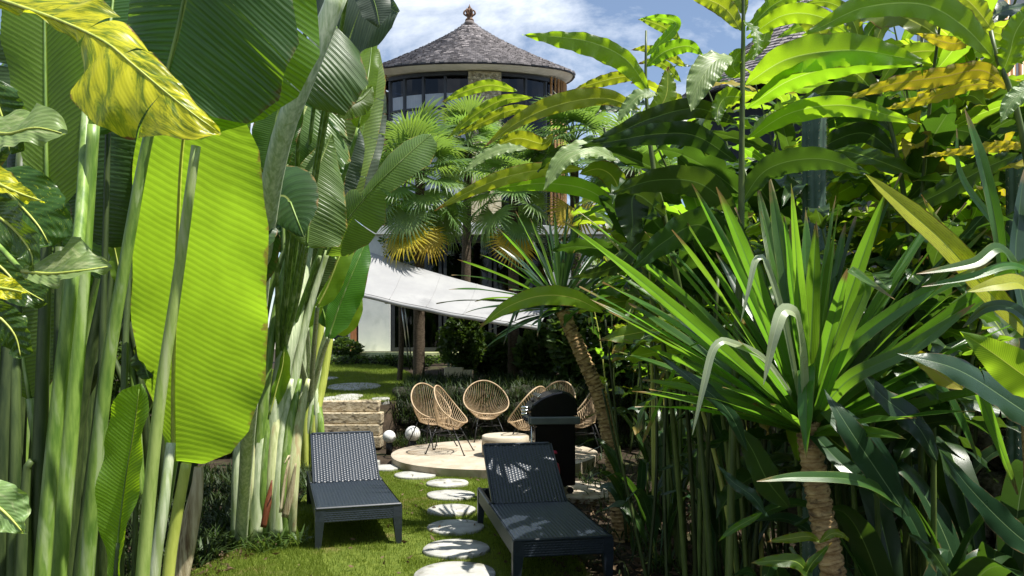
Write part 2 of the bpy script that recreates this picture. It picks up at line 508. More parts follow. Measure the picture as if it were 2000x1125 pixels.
M['globe'] = surf('globe_lamp', (0.62, 0.62, 0.60), (0.72, 0.72, 0.70), 12, 0.6, 0.1, 0.002, 0.4, c3=(0.5, 0.5, 0.47), s3=9)
M['finial'] = surf('finial_clay', (0.10, 0.05, 0.03), (0.20, 0.11, 0.06), 16, 0.7, 0.4, 0.01, 0.4)
M['algae'] = surf('mossy_ledge', (0.50, 0.53, 0.25), (0.66, 0.67, 0.38), 3, 0.85, 0.2, 0.01, 0.3, c3=(0.40, 0.43, 0.18), s3=2.0)
M['planter'] = surf('planter_stone', (0.55, 0.47, 0.32), (0.66, 0.57, 0.40), 6, 0.85, 0.3, 0.01, 0.3)
M['rattan'] = surf('tan_cord', (0.36, 0.255, 0.15), (0.50, 0.365, 0.225), 12, 0.55, 0.1, 0.001, 0.4)
M['orange'] = surf('orange_wood', (0.55, 0.16, 0.04), (0.68, 0.22, 0.06), 6, 0.5, 0.1, 0.002, 0.4)
M['trunk'] = surf('palm_trunk', (0.06, 0.045, 0.03), (0.13, 0.10, 0.07), 10, 0.95, 0.9, 0.02, 0.2, stretch=(2, 2, 5))

def glass_mat(name, tint, fac):
    m, t = nodes(name)
    tr = t.nodes.new('ShaderNodeBsdfTransparent'); tr.inputs[0].default_value = (*tint, 1)
    gl = t.nodes.new('ShaderNodeBsdfGlossy'); gl.inputs['Roughness'].default_value = 0.03
    fr = t.nodes.new('ShaderNodeFresnel'); fr.inputs[0].default_value = 1.3
    mx = t.nodes.new('ShaderNodeMixShader')
    t.links.new(mth(t, 'MULTIPLY_ADD', fr.outputs[0], 1.0, fac, clamp=True), mx.inputs[0])
    t.links.new(tr.outputs[0], mx.inputs[1]); t.links.new(gl.outputs[0], mx.inputs[2])
    o = t.nodes.new('ShaderNodeOutputMaterial'); t.links.new(mx.outputs[0], o.inputs[0])
    return m
M['glass'] = glass_mat('window_glass', (0.10, 0.13, 0.18), 0.02)

# grass and other blades
def blade_mat(name, c1, c2, trans, tfac=0.35, rough=0.55):
    m, t = nodes(name)
    g = t.nodes.new('ShaderNodeNewGeometry')
    tc = t.nodes.new('ShaderNodeTexCoord').outputs['Object']
    f = mth(t, 'ADD', mth(t, 'MULTIPLY', g.outputs['Random Per Island'], 0.6), mth(t, 'MULTIPLY', noise(t, tc, 2.2, 4), 0.5), clamp=True)
    col = mix(t, f, c1, c2)
    finish(t, col, rough, None, 0.3, 0.0, trans, tfac)
    return m
M['grass'] = blade_mat('lawn_grass', (0.068, 0.12, 0.014), (0.18, 0.225, 0.034), (0.34, 0.45, 0.03))
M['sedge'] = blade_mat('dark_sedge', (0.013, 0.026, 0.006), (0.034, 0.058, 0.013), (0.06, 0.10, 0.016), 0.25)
M['hedgeleaf'] = blade_mat('hedge_leaf', (0.020, 0.045, 0.010), (0.055, 0.095, 0.018), (0.14, 0.24, 0.025), 0.3, 0.4)
M['tuft'] = blade_mat('tuft_leaf', (0.030, 0.065, 0.015), (0.075, 0.125, 0.03), (0.18, 0.28, 0.04), 0.3, 0.4)
M['litter'] = blade_mat('leaf_litter', (0.05, 0.028, 0.015), (0.22, 0.15, 0.085), (0.12, 0.07, 0.03), 0.2, 0.7)

# ================================================================ ground
def zt(x, y):
    x = np.asarray(x, float); y = np.asarray(y, float)
    sm = lambda a, b, v: np.clip((v - a) / (b - a), 0, 1)
    left = 0.70 * sm(12.10, 12.16, y) + 0.083 * np.clip(y - 12.3, 0, 6.0)
    right = 0.92 * sm(12.3, 13.0, y) + 0.07 * np.clip(y - 13.0, 0, 5.5)
    w = sm(-2.0, -1.9, x)
    z = left * (1 - w) + right * w
    z = np.where((x < -4.0), np.maximum(z, 0.0), z)
    # raised land behind the rock wall on the right
    z = np.maximum(z, 1.85 * sm(3.35, 3.5, x))
    return z

gx = np.unique(np.concatenate([[-300, -120, -50, -25, -14], np.arange(-10, 10.01, 0.25), [-1.98, -1.92, 3.36, 3.46, 14, 25, 50, 120, 300]]))
gy = np.unique(np.concatenate([[-300, -100, -40, -15, -6], np.arange(-3, 27.01, 0.25), [12.09, 12.17, 35, 60, 120, 300]]))
X, Y = np.meshgrid(gx, gy, indexing='ij')
Z = zt(X, Y) + 0.012 * np.sin(X * 3.1 + Y * 1.7) * np.cos(Y * 2.3) - 0.035
nx, ny = X.shape
I, J = np.meshgrid(np.arange(nx - 1), np.arange(ny - 1), indexing='ij')
q = I * ny + J
structure('ground', np.stack([X, Y, Z], -1).reshape(-1, 3), np.stack([q, q + ny, q + ny + 1, q + 1], -1).reshape(-1, 4), M['soil'], smooth=True)

def sheet(name, poly, mat, zoff, n=46):
    """a ground sheet inside a polygon (x, y), wavy rim, following the ground"""
    p = np.array(poly, float); p = np.vstack([p, p[:1]])
    rim = curve(np.c_[p, np.zeros(len(p))], 90)[:-1, :2]
    c = rim.mean(0)
    V = []; Fc = []
    R = 9
    k = len(rim)
    wob = 1 + 0.02 * np.sin(np.arange(k) * 1.9) + 0.015 * np.sin(np.arange(k) * 0.7)
    for r in range(R + 1):
        a = (r / R)
        q = c + (rim - c) * (a * (wob[:, None] if r == R else 1))
        V.append(np.c_[q, zt(q[:, 0], q[:, 1]) + zoff])
    for r in range(R):
        for i in range(k):
            j = (i + 1) % k
            Fc.append((r * k + i, (r + 1) * k + i, (r + 1) * k + j, r * k + j))
    return structure(name, np.vstack(V), Fc, mat), rim

LAWN = [(-2.5, 3.0), (-2.3, 5.0), (-2.15, 6.4), (-2.25, 8.4), (-1.9, 9.9), (-1.1, 9.4), (-0.2, 8.9), (0.28, 8.2), (0.40, 6.6), (0.55, 5.2), (0.8, 3.6), (0.4, 2.6), (-1.2, 2.4)]
UPPER = [(-5.2, 12.25), (-3.4, 12.22), (-2.1, 12.22), (-1.75, 13.4), (-1.9, 15.2), (-2.4, 16.6), (-3.6, 18.3), (-5.4, 18.6)]
_, lawn_rim = sheet('lawn', LAWN, M['turf'], 0.004)
_, upper_rim = sheet('upper_lawn', UPPER, M['turf'], 0.02)

def inside(poly, pts):
    x, y = pts[:, 0], pts[:, 1]; c = np.zeros(len(pts), bool); n = len(poly)
    for i in range(n):
        x1, y1 = poly[i]; x2, y2 = poly[(i + 1) % n]
        hit = ((y1 > y) != (y2 > y)) & (x < (x2 - x1) * (y - y1) / (y2 - y1 + 1e-12) + x1)
        c ^= hit
    return c

# stones first (their places are needed for the grass)
STONES = [(889, 1119, 80), (891, 1069, 65), (890, 1027, 56), (882, 994, 48), (880, 965, 47), (874, 942, 42), (811, 926, 41), (753, 912, 33), (722, 900, 20)]
stone_xy = []
for (sx, sy, hw) in STONES:
    d = ground_d(sy, 0.028); stone_xy.append(((sx - 1000) / F * d, d, hw / F * d))

def grass_mesh(pts, zoff, hmin, hmax, wdt, lean=0.5, seed=3):
    r = np.random.default_rng(seed)
    n = len(pts)
    h = r.uniform(hmin, hmax, n); a = r.uniform(0, 6.283, n); l = r.uniform(0, lean, n) * h; b = r.uniform(0, 6.283, n)
    base = np.c_[pts, zt(pts[:, 0], pts[:, 1]) + zoff]
    dx = np.c_[np.cos(a), np.sin(a), np.zeros(n)] * (wdt * r.uniform(0.6, 1.2, n))[:, None] / 2
    tip = base + np.c_[np.cos(b) * l, np.sin(b) * l, h]
    V = np.stack([base - dx, base + dx, tip], 1).reshape(-1, 3)
    return V, np.arange(3 * n).reshape(-1, 3)

def lawn_points(rim, n, seed, near):
    r = np.random.default_rng(seed)
    lo, hi = rim.min(0), rim.max(0)
    pts = r.uniform(lo, hi, (n, 2))
    if near:
        keep = r.uniform(0, 1, n) < np.clip((7.0 / np.maximum(pts[:, 1], 4)) ** 1.2, 0.25, 1)
        keep &= pts[:, 1] > 4.2
        for (sx, sy, sr) in stone_xy:
            dd = np.hypot(pts[:, 0] - sx, pts[:, 1] - sy)
            keep &= (dd > sr - 0.012) & ((dd > sr + 0.05) | (r.uniform(0, 1, n) < 0.45))
        # worn patches
        wv = np.sin(pts[:, 0] * 2.9 + 1.3) * np.cos(pts[:, 1] * 1.7) + np.sin(pts[:, 0] * 7.1 + pts[:, 1] * 5.3) * 0.4
        keep &= (wv < 0.5) | (r.uniform(0, 1, n) < 0.35)
        pts = pts[keep]
    return pts[inside(rim, pts)]
pts = lawn_points(lawn_rim, 330000, 5, True)
V, Fc = grass_mesh(pts, 0.0, 0.012, 0.042, 0.006)
g = link('lawn_grass', new_mesh('lawn_grass', V, Fc, smooth=False), M['grass']); g['kind'] = 'stuff'; g['label'] = 'short green grass of the lawn'
pts = lawn_points(upper_rim, 60000, 6, False)
V, Fc = grass_mesh(pts, 0.015, 0.02, 0.06, 0.012, seed=4)
g = link('upper_lawn_grass', new_mesh('upper_lawn_grass', V, Fc, smooth=False), M['grass']); g['kind'] = 'stuff'; g['label'] = 'bright grass of the upper lawn above the stone steps'

# ================================================================ stepping stones
def disc(name, c, r, h, mat, label, group, sy=1.0, seed=0, cat='stepping stone', seg=40, slope=0.0):
    q = np.random.default_rng(seed)
    a = np.linspace(0, 2 * math.pi, seg, endpoint=False)
    wob = 1 + sum(q.uniform(-0.016, 0.016) * np.sin(k * a + q.uniform(0, 6)) for k in range(2, 7))
    V = []; Fc = []
    for (k, z) in ((0.99, -0.06), (1.0, h - 0.008), (0.985, h), (0.6, h + 0.003), (0.2, h + 0.002)):
        V += [(k * r * w * math.cos(x), k * r * w * sy * math.sin(x), z + slope * k * r * math.sin(x)) for x, w in zip(a, wob)]
    for i in range(4):
        for j in range(seg):
            m_ = (j + 1) % seg
            Fc.append((i * seg + j, i * seg + m_, (i + 1) * seg + m_, (i + 1) * seg + j))
    Fc.append(tuple(range(4 * seg, 5 * seg)))
    o = link(name, new_mesh(name, V, Fc, None, True), mat)
    o.location = c
    for p_ in o.data.polygons: p_.use_smooth = p_.index > seg * 2
    return tag(o, label, cat, group)
ST_LAB = ['largest round pale stepping stone, cut off by the bottom edge of the photo',
          'round pale stepping stone second from the bottom, beside the right lounger\'s front corner',
          'round pale stepping stone third from the bottom, touching the right lounger\'s rear leg',
          'round pale stepping stone fourth from the bottom, level with the rear of the right lounger',
          'round pale stepping stone just left of the right lounger\'s backrest hinge',
          'narrow looking pale stepping stone where the path starts to bend left',
          'pale stepping stone in front of the round patio where the path bends',
          'pale stepping stone half behind the left lounger\'s backrest',
          'farthest little pale stepping stone peeping out behind the left lounger']
for i, (x, y, r) in enumerate(stone_xy):
    disc('stepping_stone', (x, y, 0.0), r, 0.028, M['stone'], ST_LAB[i], 'stepping stones across the lawn', seed=i)
UP = [(692, 754, 52, 'largest round stone slab on the upper lawn above the steps'), (682, 773, 27, 'small round stone slab on the upper lawn nearest the middle of the steps'),
      (660, 781.5, 40, 'thin looking stone slab right at the top of the stone steps'), (744, 778, 18, 'small stone slab at the right end of the upper lawn beside dark sedge'),
      (640, 738, 20, 'farthest stone slab on the upper lawn, beside the palm stalks')]
for i, (px, py, hw, lab) in enumerate(UP):
    d = 12.35
    for _ in range(40):
        z = float(zt(-2.5, d)) + 0.04
        d = 0.7 * d + 0.3 * max(12.4, min(18, F * (EYE - z) / (py - HOR)))
    x = (px - 1000) / F * d
    disc('stepping_stone', (x, d, float(zt(x, d)) + 0.012), hw / F * d, 0.03, M['stone'], lab, 'round slabs on the upper lawn', seed=20 + i, slope=0.083)

# ================================================================ round patio and drum table
pc = P(966, 884, 1); PD = 10.5
pat = disc('round_patio', ((966 - 1000) / F * PD, PD, 0), 1.47, 0.12, M['concrete'], 'large round cream concrete patio slab under the wicker chairs', None, seed=50, cat='patio', seg=72)
dr = MB(); dr.lathe([(0.315, 0), (0.325, 0.02), (0.328, 0.15), (0.32, 0.152), (0.328, 0.155), (0.325, 0.27), (0.315, 0.275), (0.30, 0.283), (0.0005, 0.285)], 40)
t_ = thing('drum_table', (-0.09, 10.2, 0.122), 'low round cream stone drum table in the middle of the wicker chairs', 'table')
dr.local('drum', M['drum'], t_, True)

# ================================================================ stone steps
st = thing('stone_steps', (-2.6, 12.0, 0), 'weathered limestone block steps up to the upper lawn behind the left lounger', 'steps')
zc = 0.0
for k, (h, x0, x1, yb, cut) in enumerate(((0.19, -4.2, -2.10, 11.82, -3.2), (0.185, -4.2, -2.12, 11.85, None), (0.185, -4.2, -2.10, 11.90, -3.35), (0.18, -4.2, -2.17, 12.02, None))):
    xs = [x0] + ([cut] if cut else []) + [x1]
    for a, b in zip(xs[:-1], xs[1:]):
        o = MB().box(((a + b) / 2, (yb + 12.5) / 2, zc + h / 2), (b - a - 0.006, 12.5 - yb, h - 0.004), bevel=0.012).world('stone_block', M['block'], st)
    zc += h

# ================================================================ rock wall on the right
rw = thing('rock_wall', (3.2, 7.5, 0), 'dark rough coral rock retaining wall behind the plants on the right', 'wall')
MB().box((3.42, 8.2, 0.9), (0.30, 12.4, 2.0)).world('mortar_bed', M['mortar'], rw)
def rock_mesh(seed):
    r = np.random.default_rng(seed)
    import bmesh
    bm = bmesh.new(); bmesh.ops.create_icosphere(bm, subdivisions=2, radius=0.5)
    V = np.array([v.co[:] for v in bm.verts]); Fc = np.array([[v.index for v in f.verts] for f in bm.faces]); bm.free()
    V = np.sign(V) * np.abs(V * 2) ** 0.62 / 2
    for _ in range(5):
        d = unit(r.normal(size=3)); V += 0.06 * np.sin(V @ d * 9 + r.uniform(0, 6))[:, None] * unit(V)
    return new_mesh('rock', V, Fc, None, False)
rocks = [rock_mesh(s) for s in range(7)]
for me in rocks: me.materials.append(M['rock'])
cnt = 0
zz = 0.0
while zz < 1.75:
    h = rng.uniform(0.24, 0.34); yy = 2.2
    while yy < 14.2 and cnt < 296:
        w = rng.uniform(0.28, 0.5)
        o = link('stone', rocks[rng.integers(7)], None, rw)
        o.location = (3.2 - 3.2 + rng.uniform(-0.02, 0.04), yy + w / 2 - 7.5, zz + h / 2)
        o.scale = (0.26, w * 0.98, h * 0.98); o.rotation_euler = (rng.uniform(-.1, .1), rng.uniform(-.08, .08), rng.uniform(-.1, .1))
        yy += w; cnt += 1
    zz += h

# ================================================================ villa
VD = 21.3                     # distance of the tower's axis
VX = (917 - 1000) / F * VD
base_z = 1.30
vl = thing('round_villa', (VX, VD, base_z), 'round villa with a conical shingled roof and crown finial above the garden', 'house')
zf = lambda py, d: EYE + (HOR - py) / F * d
WA, WB = 188 / F * VD, 1.25          # wall ellipse half axes
def ell(a, da=0.0, sa=1.0):          # a: 0 = facing the camera, + to the right
    return (VX + (WA + da) * math.sin(a), VD - (WB + da * 0.6) * math.cos(a))
def arc_wall(a0, a1, z0, z1, off0, off1, n=14, rise=None):
    V = []; Fc = []
    for i in range(n + 1):
        a = a0 + (a1 - a0) * i / n
        (xo, yo), (xi, yi) = ell(a, off1), ell(a, off0)
        V += [(xi, yi, z0), (xo, yo, z0), (xo, yo, z1), (xi, yi, z1)]
    for i in range(n):
        for k in range(4):
            m_ = (k + 1) % 4
            Fc.append((i * 4 + k, i * 4 + m_, i * 4 + 4 + m_, i * 4 + 4 + k))
    Fc.append((0, 1, 2, 3)); Fc.append((n * 4 + 3, n * 4 + 2, n * 4 + 1, n * 4))
    return V, Fc
Z1, Z2 = 4.75, 9.14          # upper floor slab / top of walls
ang = lambda px: math.asin(max(-1, min(1, (px - 917) / F * (VD - 0.8) / WA)))
a_l, a_p0, a_p1, a_r = ang(760), ang(920), ang(982), ang(1112)
part('room_core', *arc_wall(-math.pi, math.pi, base_z, Z2, -0.9, -0.85, 40), M['room'], vl, smooth=False)
part('wall', *arc_wall(math.pi / 2, 1.5 * math.pi, base_z, Z2, -0.15, 0.0, 30), M['white'], vl, smooth=False)
part('sill_band', *arc_wall(-1.62, 1.62, Z1 - 0.35, Z1 + 0.25, -0.8, 0.06, 40), M['white'], vl, smooth=False)
SOF = None
part('stone_pillar', *arc_wall(a_p0, a_p1, Z1 + 0.25, Z2 - 0.03, -0.3, 0.03, 4), M['pebble'], vl, smooth=False)
# pebbles of the pillar, joined
pv = []; pf = []; r = np.random.default_rng(3)
for k in range(900):
    a = r.uniform(a_p0 + 0.01, a_p1 - 0.01); z = r.uniform(6.5, Z2 - 0.1); s = r.uniform(0.03, 0.06)
    x, y = ell(a, 0.03); b = len(pv); th = r.uniform(0, 1.5)
    ring = [(x + s * math.cos(th + i * 1.2566) * r.uniform(.8, 1.2), y - 0.008, z + s * 0.8 * math.sin(th + i * 1.2566)) for i in range(5)]
    pv += ring + [(x, y - 0.035, z)]
    pf += [(b + i, b + (i + 1) % 5, b + 5) for i in range(5)]
part('pebble_cladding', pv, pf, M['pebble'], vl, smooth=False, kind='stuff')
for (a0, a1, cols) in ((a_l, a_p0, 4), (a_p1, a_r, 4)):
    w = part('window', *arc_wall(a0 + 0.005, a1 - 0.005, Z2 - 0.12, Z2 - 0.02, -0.2, -0.02, 12), M['frame'], vl, smooth=False)
    V, Fc = arc_wall(a0 + 0.01, a1 - 0.01, Z1 + 0.26, Z2 - 0.12, -0.14, -0.125, 12)
    part('pane', V, Fc, M['glass'], w, smooth=False)
    for i in range(cols + 1):
        a = a0 + (a1 - a0) * i / cols
        V, Fc = arc_wall(a - 0.012, a + 0.012, Z1 + 0.26, Z2 - 0.125, -0.2, -0.04, 2)
        part('mullion', V, Fc, M['frame'], w, smooth=False)
    for z in (zf(216, 20.4),):
        V, Fc = arc_wall(a0 + 0.02, a1 - 0.02, z - 0.03, z + 0.03, -0.19, -0.05, 12)
        part('transom', V, Fc, M['frame'], w, smooth=False)
# pale panel just in front of the left window's lower panes
V, Fc = arc_wall(a_l + 0.03, a_p0 - 0.02, Z1 + 0.3, zf(188, 20.4), -0.12, -0.11, 24)
part('pale_panel', V, Fc, M['pale_fill'], vl, smooth=False)
# bamboo posts at the left end of the upper floor
for k in range(9):
    a = -1.62 + k * (a_l + 1.60) / 8.5
    x, y = ell(a, 0.0)
    V, Fc = tube([(x, y, Z1), (x + 0.01 * (k % 3 - 1), y, 7), (x, y, Z2 + 0.02)], 0.035, 7)
    part('bamboo_post', V, Fc, M['bamboo'], vl)
    x, y = ell(-a - 0.0, 0.0)
    V, Fc = tube([(x, y, Z1), (x, y, Z2 + 0.02)], 0.035, 7)
    part('bamboo_post', V, Fc, M['bamboo'], vl)
for z in (zf(205, 21), zf(160, 21)):
    V, Fc = arc_wall(-1.62, a_l - 0.01, z - 0.02, z + 0.02, 0.02, 0.06, 6)
    part('bamboo_rail', V, Fc, M['bamboo'], vl, smooth=False)

# conical roof with rows of shingles
def cone_roof(cx, cy, zap, zeave, ra, rb, drop, rows, nsh, root, r0=0.16, power=0.86, a0=-math.pi, a1=math.pi, thick=0.05):
    """shingle rows on a slightly flared cone (concave slope)"""
    r = np.random.default_rng(5)
    def pt(u, a, lift=0.0):
        k = r0 + (1 - r0) * u
        z = zap + (zeave - drop * max(0, math.cos(a)) - zap) * (u ** power) + lift
        return (cx + ra * k * math.sin(a), cy - rb * k * math.cos(a), z)
    V = []; Fc = []
    for i in range(rows):
        u0, u1 = i / rows, (i + 1.15) / rows
        n = max(18, int(nsh * (0.25 + 0.75 * u1)))
        for j in range(n):
            aa = a0 + (a1 - a0) * (j + 0.5 * (i % 2)) / n; ab = aa + (a1 - a0) / n * 0.93
            e = r.uniform(-0.12, 0.12) / rows; l = r.uniform(0.4, 1.0) * thick
            p = [pt(u0, aa), pt(u0, ab), pt(u1 + e, ab, l), pt(u1 + e, aa, l), pt(u1 + e, ab, l - thick), pt(u1 + e, aa, l - thick)]
            b = len(V); V += p
            Fc += [(b, b + 3, b + 2, b + 1), (b + 3, b + 5, b + 4, b + 2)]
    # under-skin
    sk = []; sf = []
    n = 64
    SU = np.linspace(0, 1, 13)
    for u in SU:
        for j in range(n):
            sk.append(pt(u, -math.pi + 2 * math.pi * j / n, -0.05))
    for k in range(12):
        for j in range(n):
            m_ = (j + 1) % n
            sf.append((k * n + j, (k + 1) * n + j, (k + 1) * n + m_, k * n + m_))
    rf = part('roof', sk, sf, M['ridge'], root, smooth=True)
    part('shingles', V, Fc, M['shingle'], rf, smooth=False, kind='stuff')
    eb = []; ef = []
    for j in range(60):
        a = -math.pi + 2 * math.pi * j / 60
        x, y, z = pt(1.0, a)
        x2, y2, z2 = pt(0.955, a)
        eb += [(x, y, z + 0.01), (x, y, z - 0.04), (x2, y2, z - 0.045), (x2, y2, z + 0.0)]
    for j in range(60):
        m_ = (j + 1) % 60
        for k in range(4):
            q_ = (k + 1) % 4
            ef.append((j * 4 + k, m_ * 4 + k, m_ * 4 + q_, j * 4 + q_))
    part('fascia', eb, ef, M['frame'], rf, smooth=False)
    return pt
RA = 206 / F * VD
ztop = zf(44, VD)
cone_roof(VX, VD, ztop, zf(147, VD), RA, 1.75, 0.27, 30, 150, vl, r0=0.045, power=0.80)
sv_ = []; sf_ = []
for j in range(61):
    a = -math.pi + 2 * math.pi * j / 60
    x, y = ell(a, -0.25); x2, y2, z2 = (VX + RA * 0.985 * math.sin(a), VD - 1.75 * 0.985 * math.cos(a), zf(147, VD) - 0.27 * max(0, math.cos(a)) - 0.03)
    sv_ += [(x, y, Z2 - 0.01), (x2, y2, z2)]
for j in range(60): sf_.append((2 * j, 2 * j + 1, 2 * j + 3, 2 * j + 2))
part('soffit', sv_, sf_, M['soffit'], vl, smooth=True)
cap = MB().lathe([(0.16, -0.12), (0.17, -0.05), (0.13, 0.02), (0.10, 0.05)], 20, (VX, VD, ztop))
cap.world('ridge_cap', M['ridge'], vl, True)
fz = ztop + 0.03
fn = MB().lathe([(0.13, 0), (0.12, 0.05), (0.085, 0.08), (0.07, 0.12), (0.10, 0.16), (0.11, 0.20), (0.08, 0.24), (0.10, 0.28), (0.075, 0.33), (0.04, 0.36), (0.05, 0.39), (0.02, 0.44), (0.005, 0.50)], 16, (VX, VD, fz))
fin = fn.world('finial', M['finial'], vl, True)
for k in range(6):
    a = k * math.pi / 3
    V, Fc = tube(curve([(VX + 0.09 * math.cos(a), VD + 0.09 * math.sin(a), fz + 0.16), (VX + 0.16 * math.cos(a), VD + 0.16 * math.sin(a), fz + 0.22), (VX + 0.14 * math.cos(a), VD + 0.14 * math.sin(a), fz + 0.30), (VX + 0.06 * math.cos(a), VD + 0.06 * math.sin(a), fz + 0.34)], 8), [0.022, 0.028, 0.024, 0.012], 6)
    part('scroll', V, Fc, M['finial'], fin)

# ground floor wing in front of the tower
wing = thing('garden_wing', (-2.0, 20.2, base_z), 'white ground floor wing with dark framed glass doors under the sail', 'house')
WY = 19.6
wx = lambda px, d=WY: (px - 1000) / F * d
WZ = 1.52
MB().box(((wx(700) + wx(762)) / 2, WY + 0.12, (WZ + 4.6) / 2), (wx(762) - wx(700), 0.24, 4.6 - WZ)).world('white_wall', M['white'], wing)
MB().box(((wx(640) + wx(1320)) / 2, WY + 1.4, 4.72), (wx(1320) - wx(640), 3.0, 0.22)).world('flat_roof', M['white'], wing)
MB().box(((wx(600) + wx(1340)) / 2, WY + 2.9, (WZ + 4.6) / 2), (wx(1340) - wx(600), 0.15, 4.6 - WZ)).world('back_wall', M['room'], wing)
MB().box(((wx(600) + wx(1340)) / 2, WY + 1.5, WZ - 0.06), (wx(1340) - wx(600), 2.7, 0.1)).world('floor_slab', M['concrete'], wing)
MB().box(((wx(1080) + wx(1340)) / 2, WY + 0.12, (WZ + 4.6) / 2), (wx(1340) - wx(1080), 0.2, 4.6 - WZ)).world('white_wall', M['white'], wing)
MB().box((wx(690), WY + 0.1, (WZ + 4.6) / 2), (0.16, 0.2, 4.6 - WZ)).world('door_post', M['wood'], wing)
MB().box((wx(680), WY + 0.3, (WZ + 4.6) / 2), (0.1, 0.2, 4.6 - WZ)).world('side_post', M['white'], wing)
for (x0, x1) in ((764, 862), (866, 960), (964, 1078)):
    fr = MB()
    X0, X1 = wx(x0), wx(x1)
    for xx in (X0 + 0.04, X1 - 0.04): fr.box((xx, WY + 0.1, (WZ + 4.5) / 2), (0.08, 0.1, 4.5 - WZ))
    fr.box(((X0 + X1) / 2, WY + 0.1, 4.52), (X1 - X0, 0.09, 0.08)); fr.box(((X0 + X1) / 2, WY + 0.1, WZ + 0.05), (X1 - X0 - .16, 0.09, 0.1))
    dd = fr.world('glass_door', M['frame'], wing)
    MB().box(((X0 + X1) / 2, WY + 0.1, (WZ + 4.5) / 2), (X1 - X0 - 0.16, 0.012, 4.3 - WZ)).world('pane', M['glass'], dd)
MB().box(((wx(668) + wx(1200)) / 2, WY - 0.45, WZ - 0.14), (wx(1200) - wx(668), 0.9, 0.24), bevel=0.01).world('mossy_ledge', M['algae'], wing)
MB().box((wx(682), WY - 0.92, WZ - 0.16), (0.42, 0.2, 0.36), bevel=0.01).world('ledge_end', M['white'], wing)
# an orange chair inside the glass doors
oc = thing('dining_chair', (wx(858), WY + 0.9, WZ), 'orange wooden chair seen dimly behind the glass door', 'chair', rotz=0.5)
MB().box((0, 0, 0.45), (0.45, 0.45, 0.05), bevel=0.01).local('seat', M['orange'], oc)
MB().box((0, 0.21, 0.75), (0.45, 0.04, 0.5), bevel=0.01).local('backrest', M['orange'], oc)
for a in (-.19, .19):
    for b in (-.19, .19): MB().box((a, b, 0.215), (0.045, 0.045, 0.43)).local('leg', M['orange'], oc)

# white sail over the doors
sl = thing('shade_sail', (-1.7, 13.4, 2.5), 'big white canvas sail stretched over the glass doors', 'sail')
n, k = 30, 14
T0, T1 = P(722, 492, 14.3), P(1075, 588, 14.0)
B0, B1 = P(690, 568, 12.9), P(1050, 636, 12.6)
def sail_pt(u, v, dz=0.0):
    top = T0.lerp(T1, u) + Vector((0, 0, -0.06 * math.sin(math.pi * u)))
    bot = B0.lerp(B1, u) + Vector((0, 0, -0.05 * math.sin(math.pi * u)))
    p = top.lerp(bot, v)
    p.z += -0.07 * math.sin(math.pi * v) + 0.005 * math.sin(u * 23 + v * 5) * v + dz
    return p
V = []; Fc = []
for s_ in (0, -0.012):
    for i in range(n + 1):
        for j in range(k + 1): V.append(sail_pt(i / n, j / k, s_))
h_ = (n + 1) * (k + 1)
for i in range(n):
    for j in range(k):
        q_ = i * (k + 1) + j
        Fc.append((q_, q_ + k + 1, q_ + k + 2, q_ + 1)); Fc.append((h_ + q_, h_ + q_ + 1, h_ + q_ + k + 2, h_ + q_ + k + 1))
part('canvas', V, Fc, M['canvas'], sl)
hm = []; 
for i in range(n + 1): hm.append(sail_pt(i / n, 1.0) + Vector((0, -0.01, -0.045)))
V, Fc = tube(hm, 0.035, 8); part('hem', V, Fc, M['canvas'], sl)
for u_ in (0.2, 0.4, 0.6, 0.8):
    V, Fc = tube([sail_pt(u_, j / 12, 0.003) for j in range(13)], 0.006, 5); part('seam', V, Fc, M['canvas'], sl)
for (u_, v_) in ((0.0, 1.0), (0.985, 1.0)):
    c_ = sail_pt(u_, v_)
    V, Fc = tube([c_ + Vector((0.03 * math.cos(a), -0.02, 0.03 * math.sin(a) - .02)) for a in np.linspace(0, 6.283, 16)], 0.006, 5, False); part('corner_ring', V, Fc, M['steel'], sl)
V, Fc = tube([P(752, 590, 13.1), P(850, 596, 13.1)], 0.03, 6); part('arm', V, Fc, M['steel'], sl)
for (a, b) in (((784, 598, 13.0), (800, 722, 13.6)), ((790, 597, 13.0), (806, 722, 13.7))):
    V, Fc = tube([P(*a), P(*b)], 0.012, 5); part('stay_rope', V, Fc, M['steel'], sl)

# low wall and hedge below the ledge
def leafcloud(n, box, size, seed, flat=0.3, dens=None):
    """n small folded leaves spread in a box-shaped or callable volume -> verts, tris"""
    r = np.random.default_rng(seed)
    c = box(r, n) if callable(box) else r.uniform(np.array(box[0]), np.array(box[1]), (n, 3))
    n = len(c)
    d = unit(r.normal(size=(n, 3)) * np.array([1, 1, 0.6])); u = unit(np.cross(d, r.normal(size=(n, 3)))); w = np.cross(d, u)
    s = (size * r.uniform(0.6, 1.3, n))[:, None]
    a = c - d * s; b = c + d * s
    l = c + u * s * 0.42 + w * s * flat * .4; m_ = c - u * s * 0.42 + w * s * flat * .4
    V = np.stack([a, l, b, m_], 1).reshape(-1, 3)
    i = np.arange(n)[:, None] * 4
    Fc = np.vstack([i + np.array([[0, 2, 1]]), i + np.array([[0, 3, 2]])])
    return V, Fc
hd = thing('hedge', (-2.2, 18.0, 1.0), 'low dark clipped hedge along the mossy ledge below the glass doors', 'hedge')
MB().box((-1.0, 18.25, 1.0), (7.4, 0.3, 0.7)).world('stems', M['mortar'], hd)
V, Fc = leafcloud(9000, ((-4.8, 17.85, 0.85), (2.8, 18.6, 1.42)), 0.06, 1); part('foliage', V, Fc, M['hedgeleaf'], hd, smooth=False)
pl = MB().box((-1.12, 14.3, 1.02), (0.36, 0.3, 0.42), bevel=0.012)
o = pl.mesh('planter_block'); o = link('planter_block', o, M['planter']); tag(o, 'cream stone block standing in the dark planting behind the chairs', 'planter')
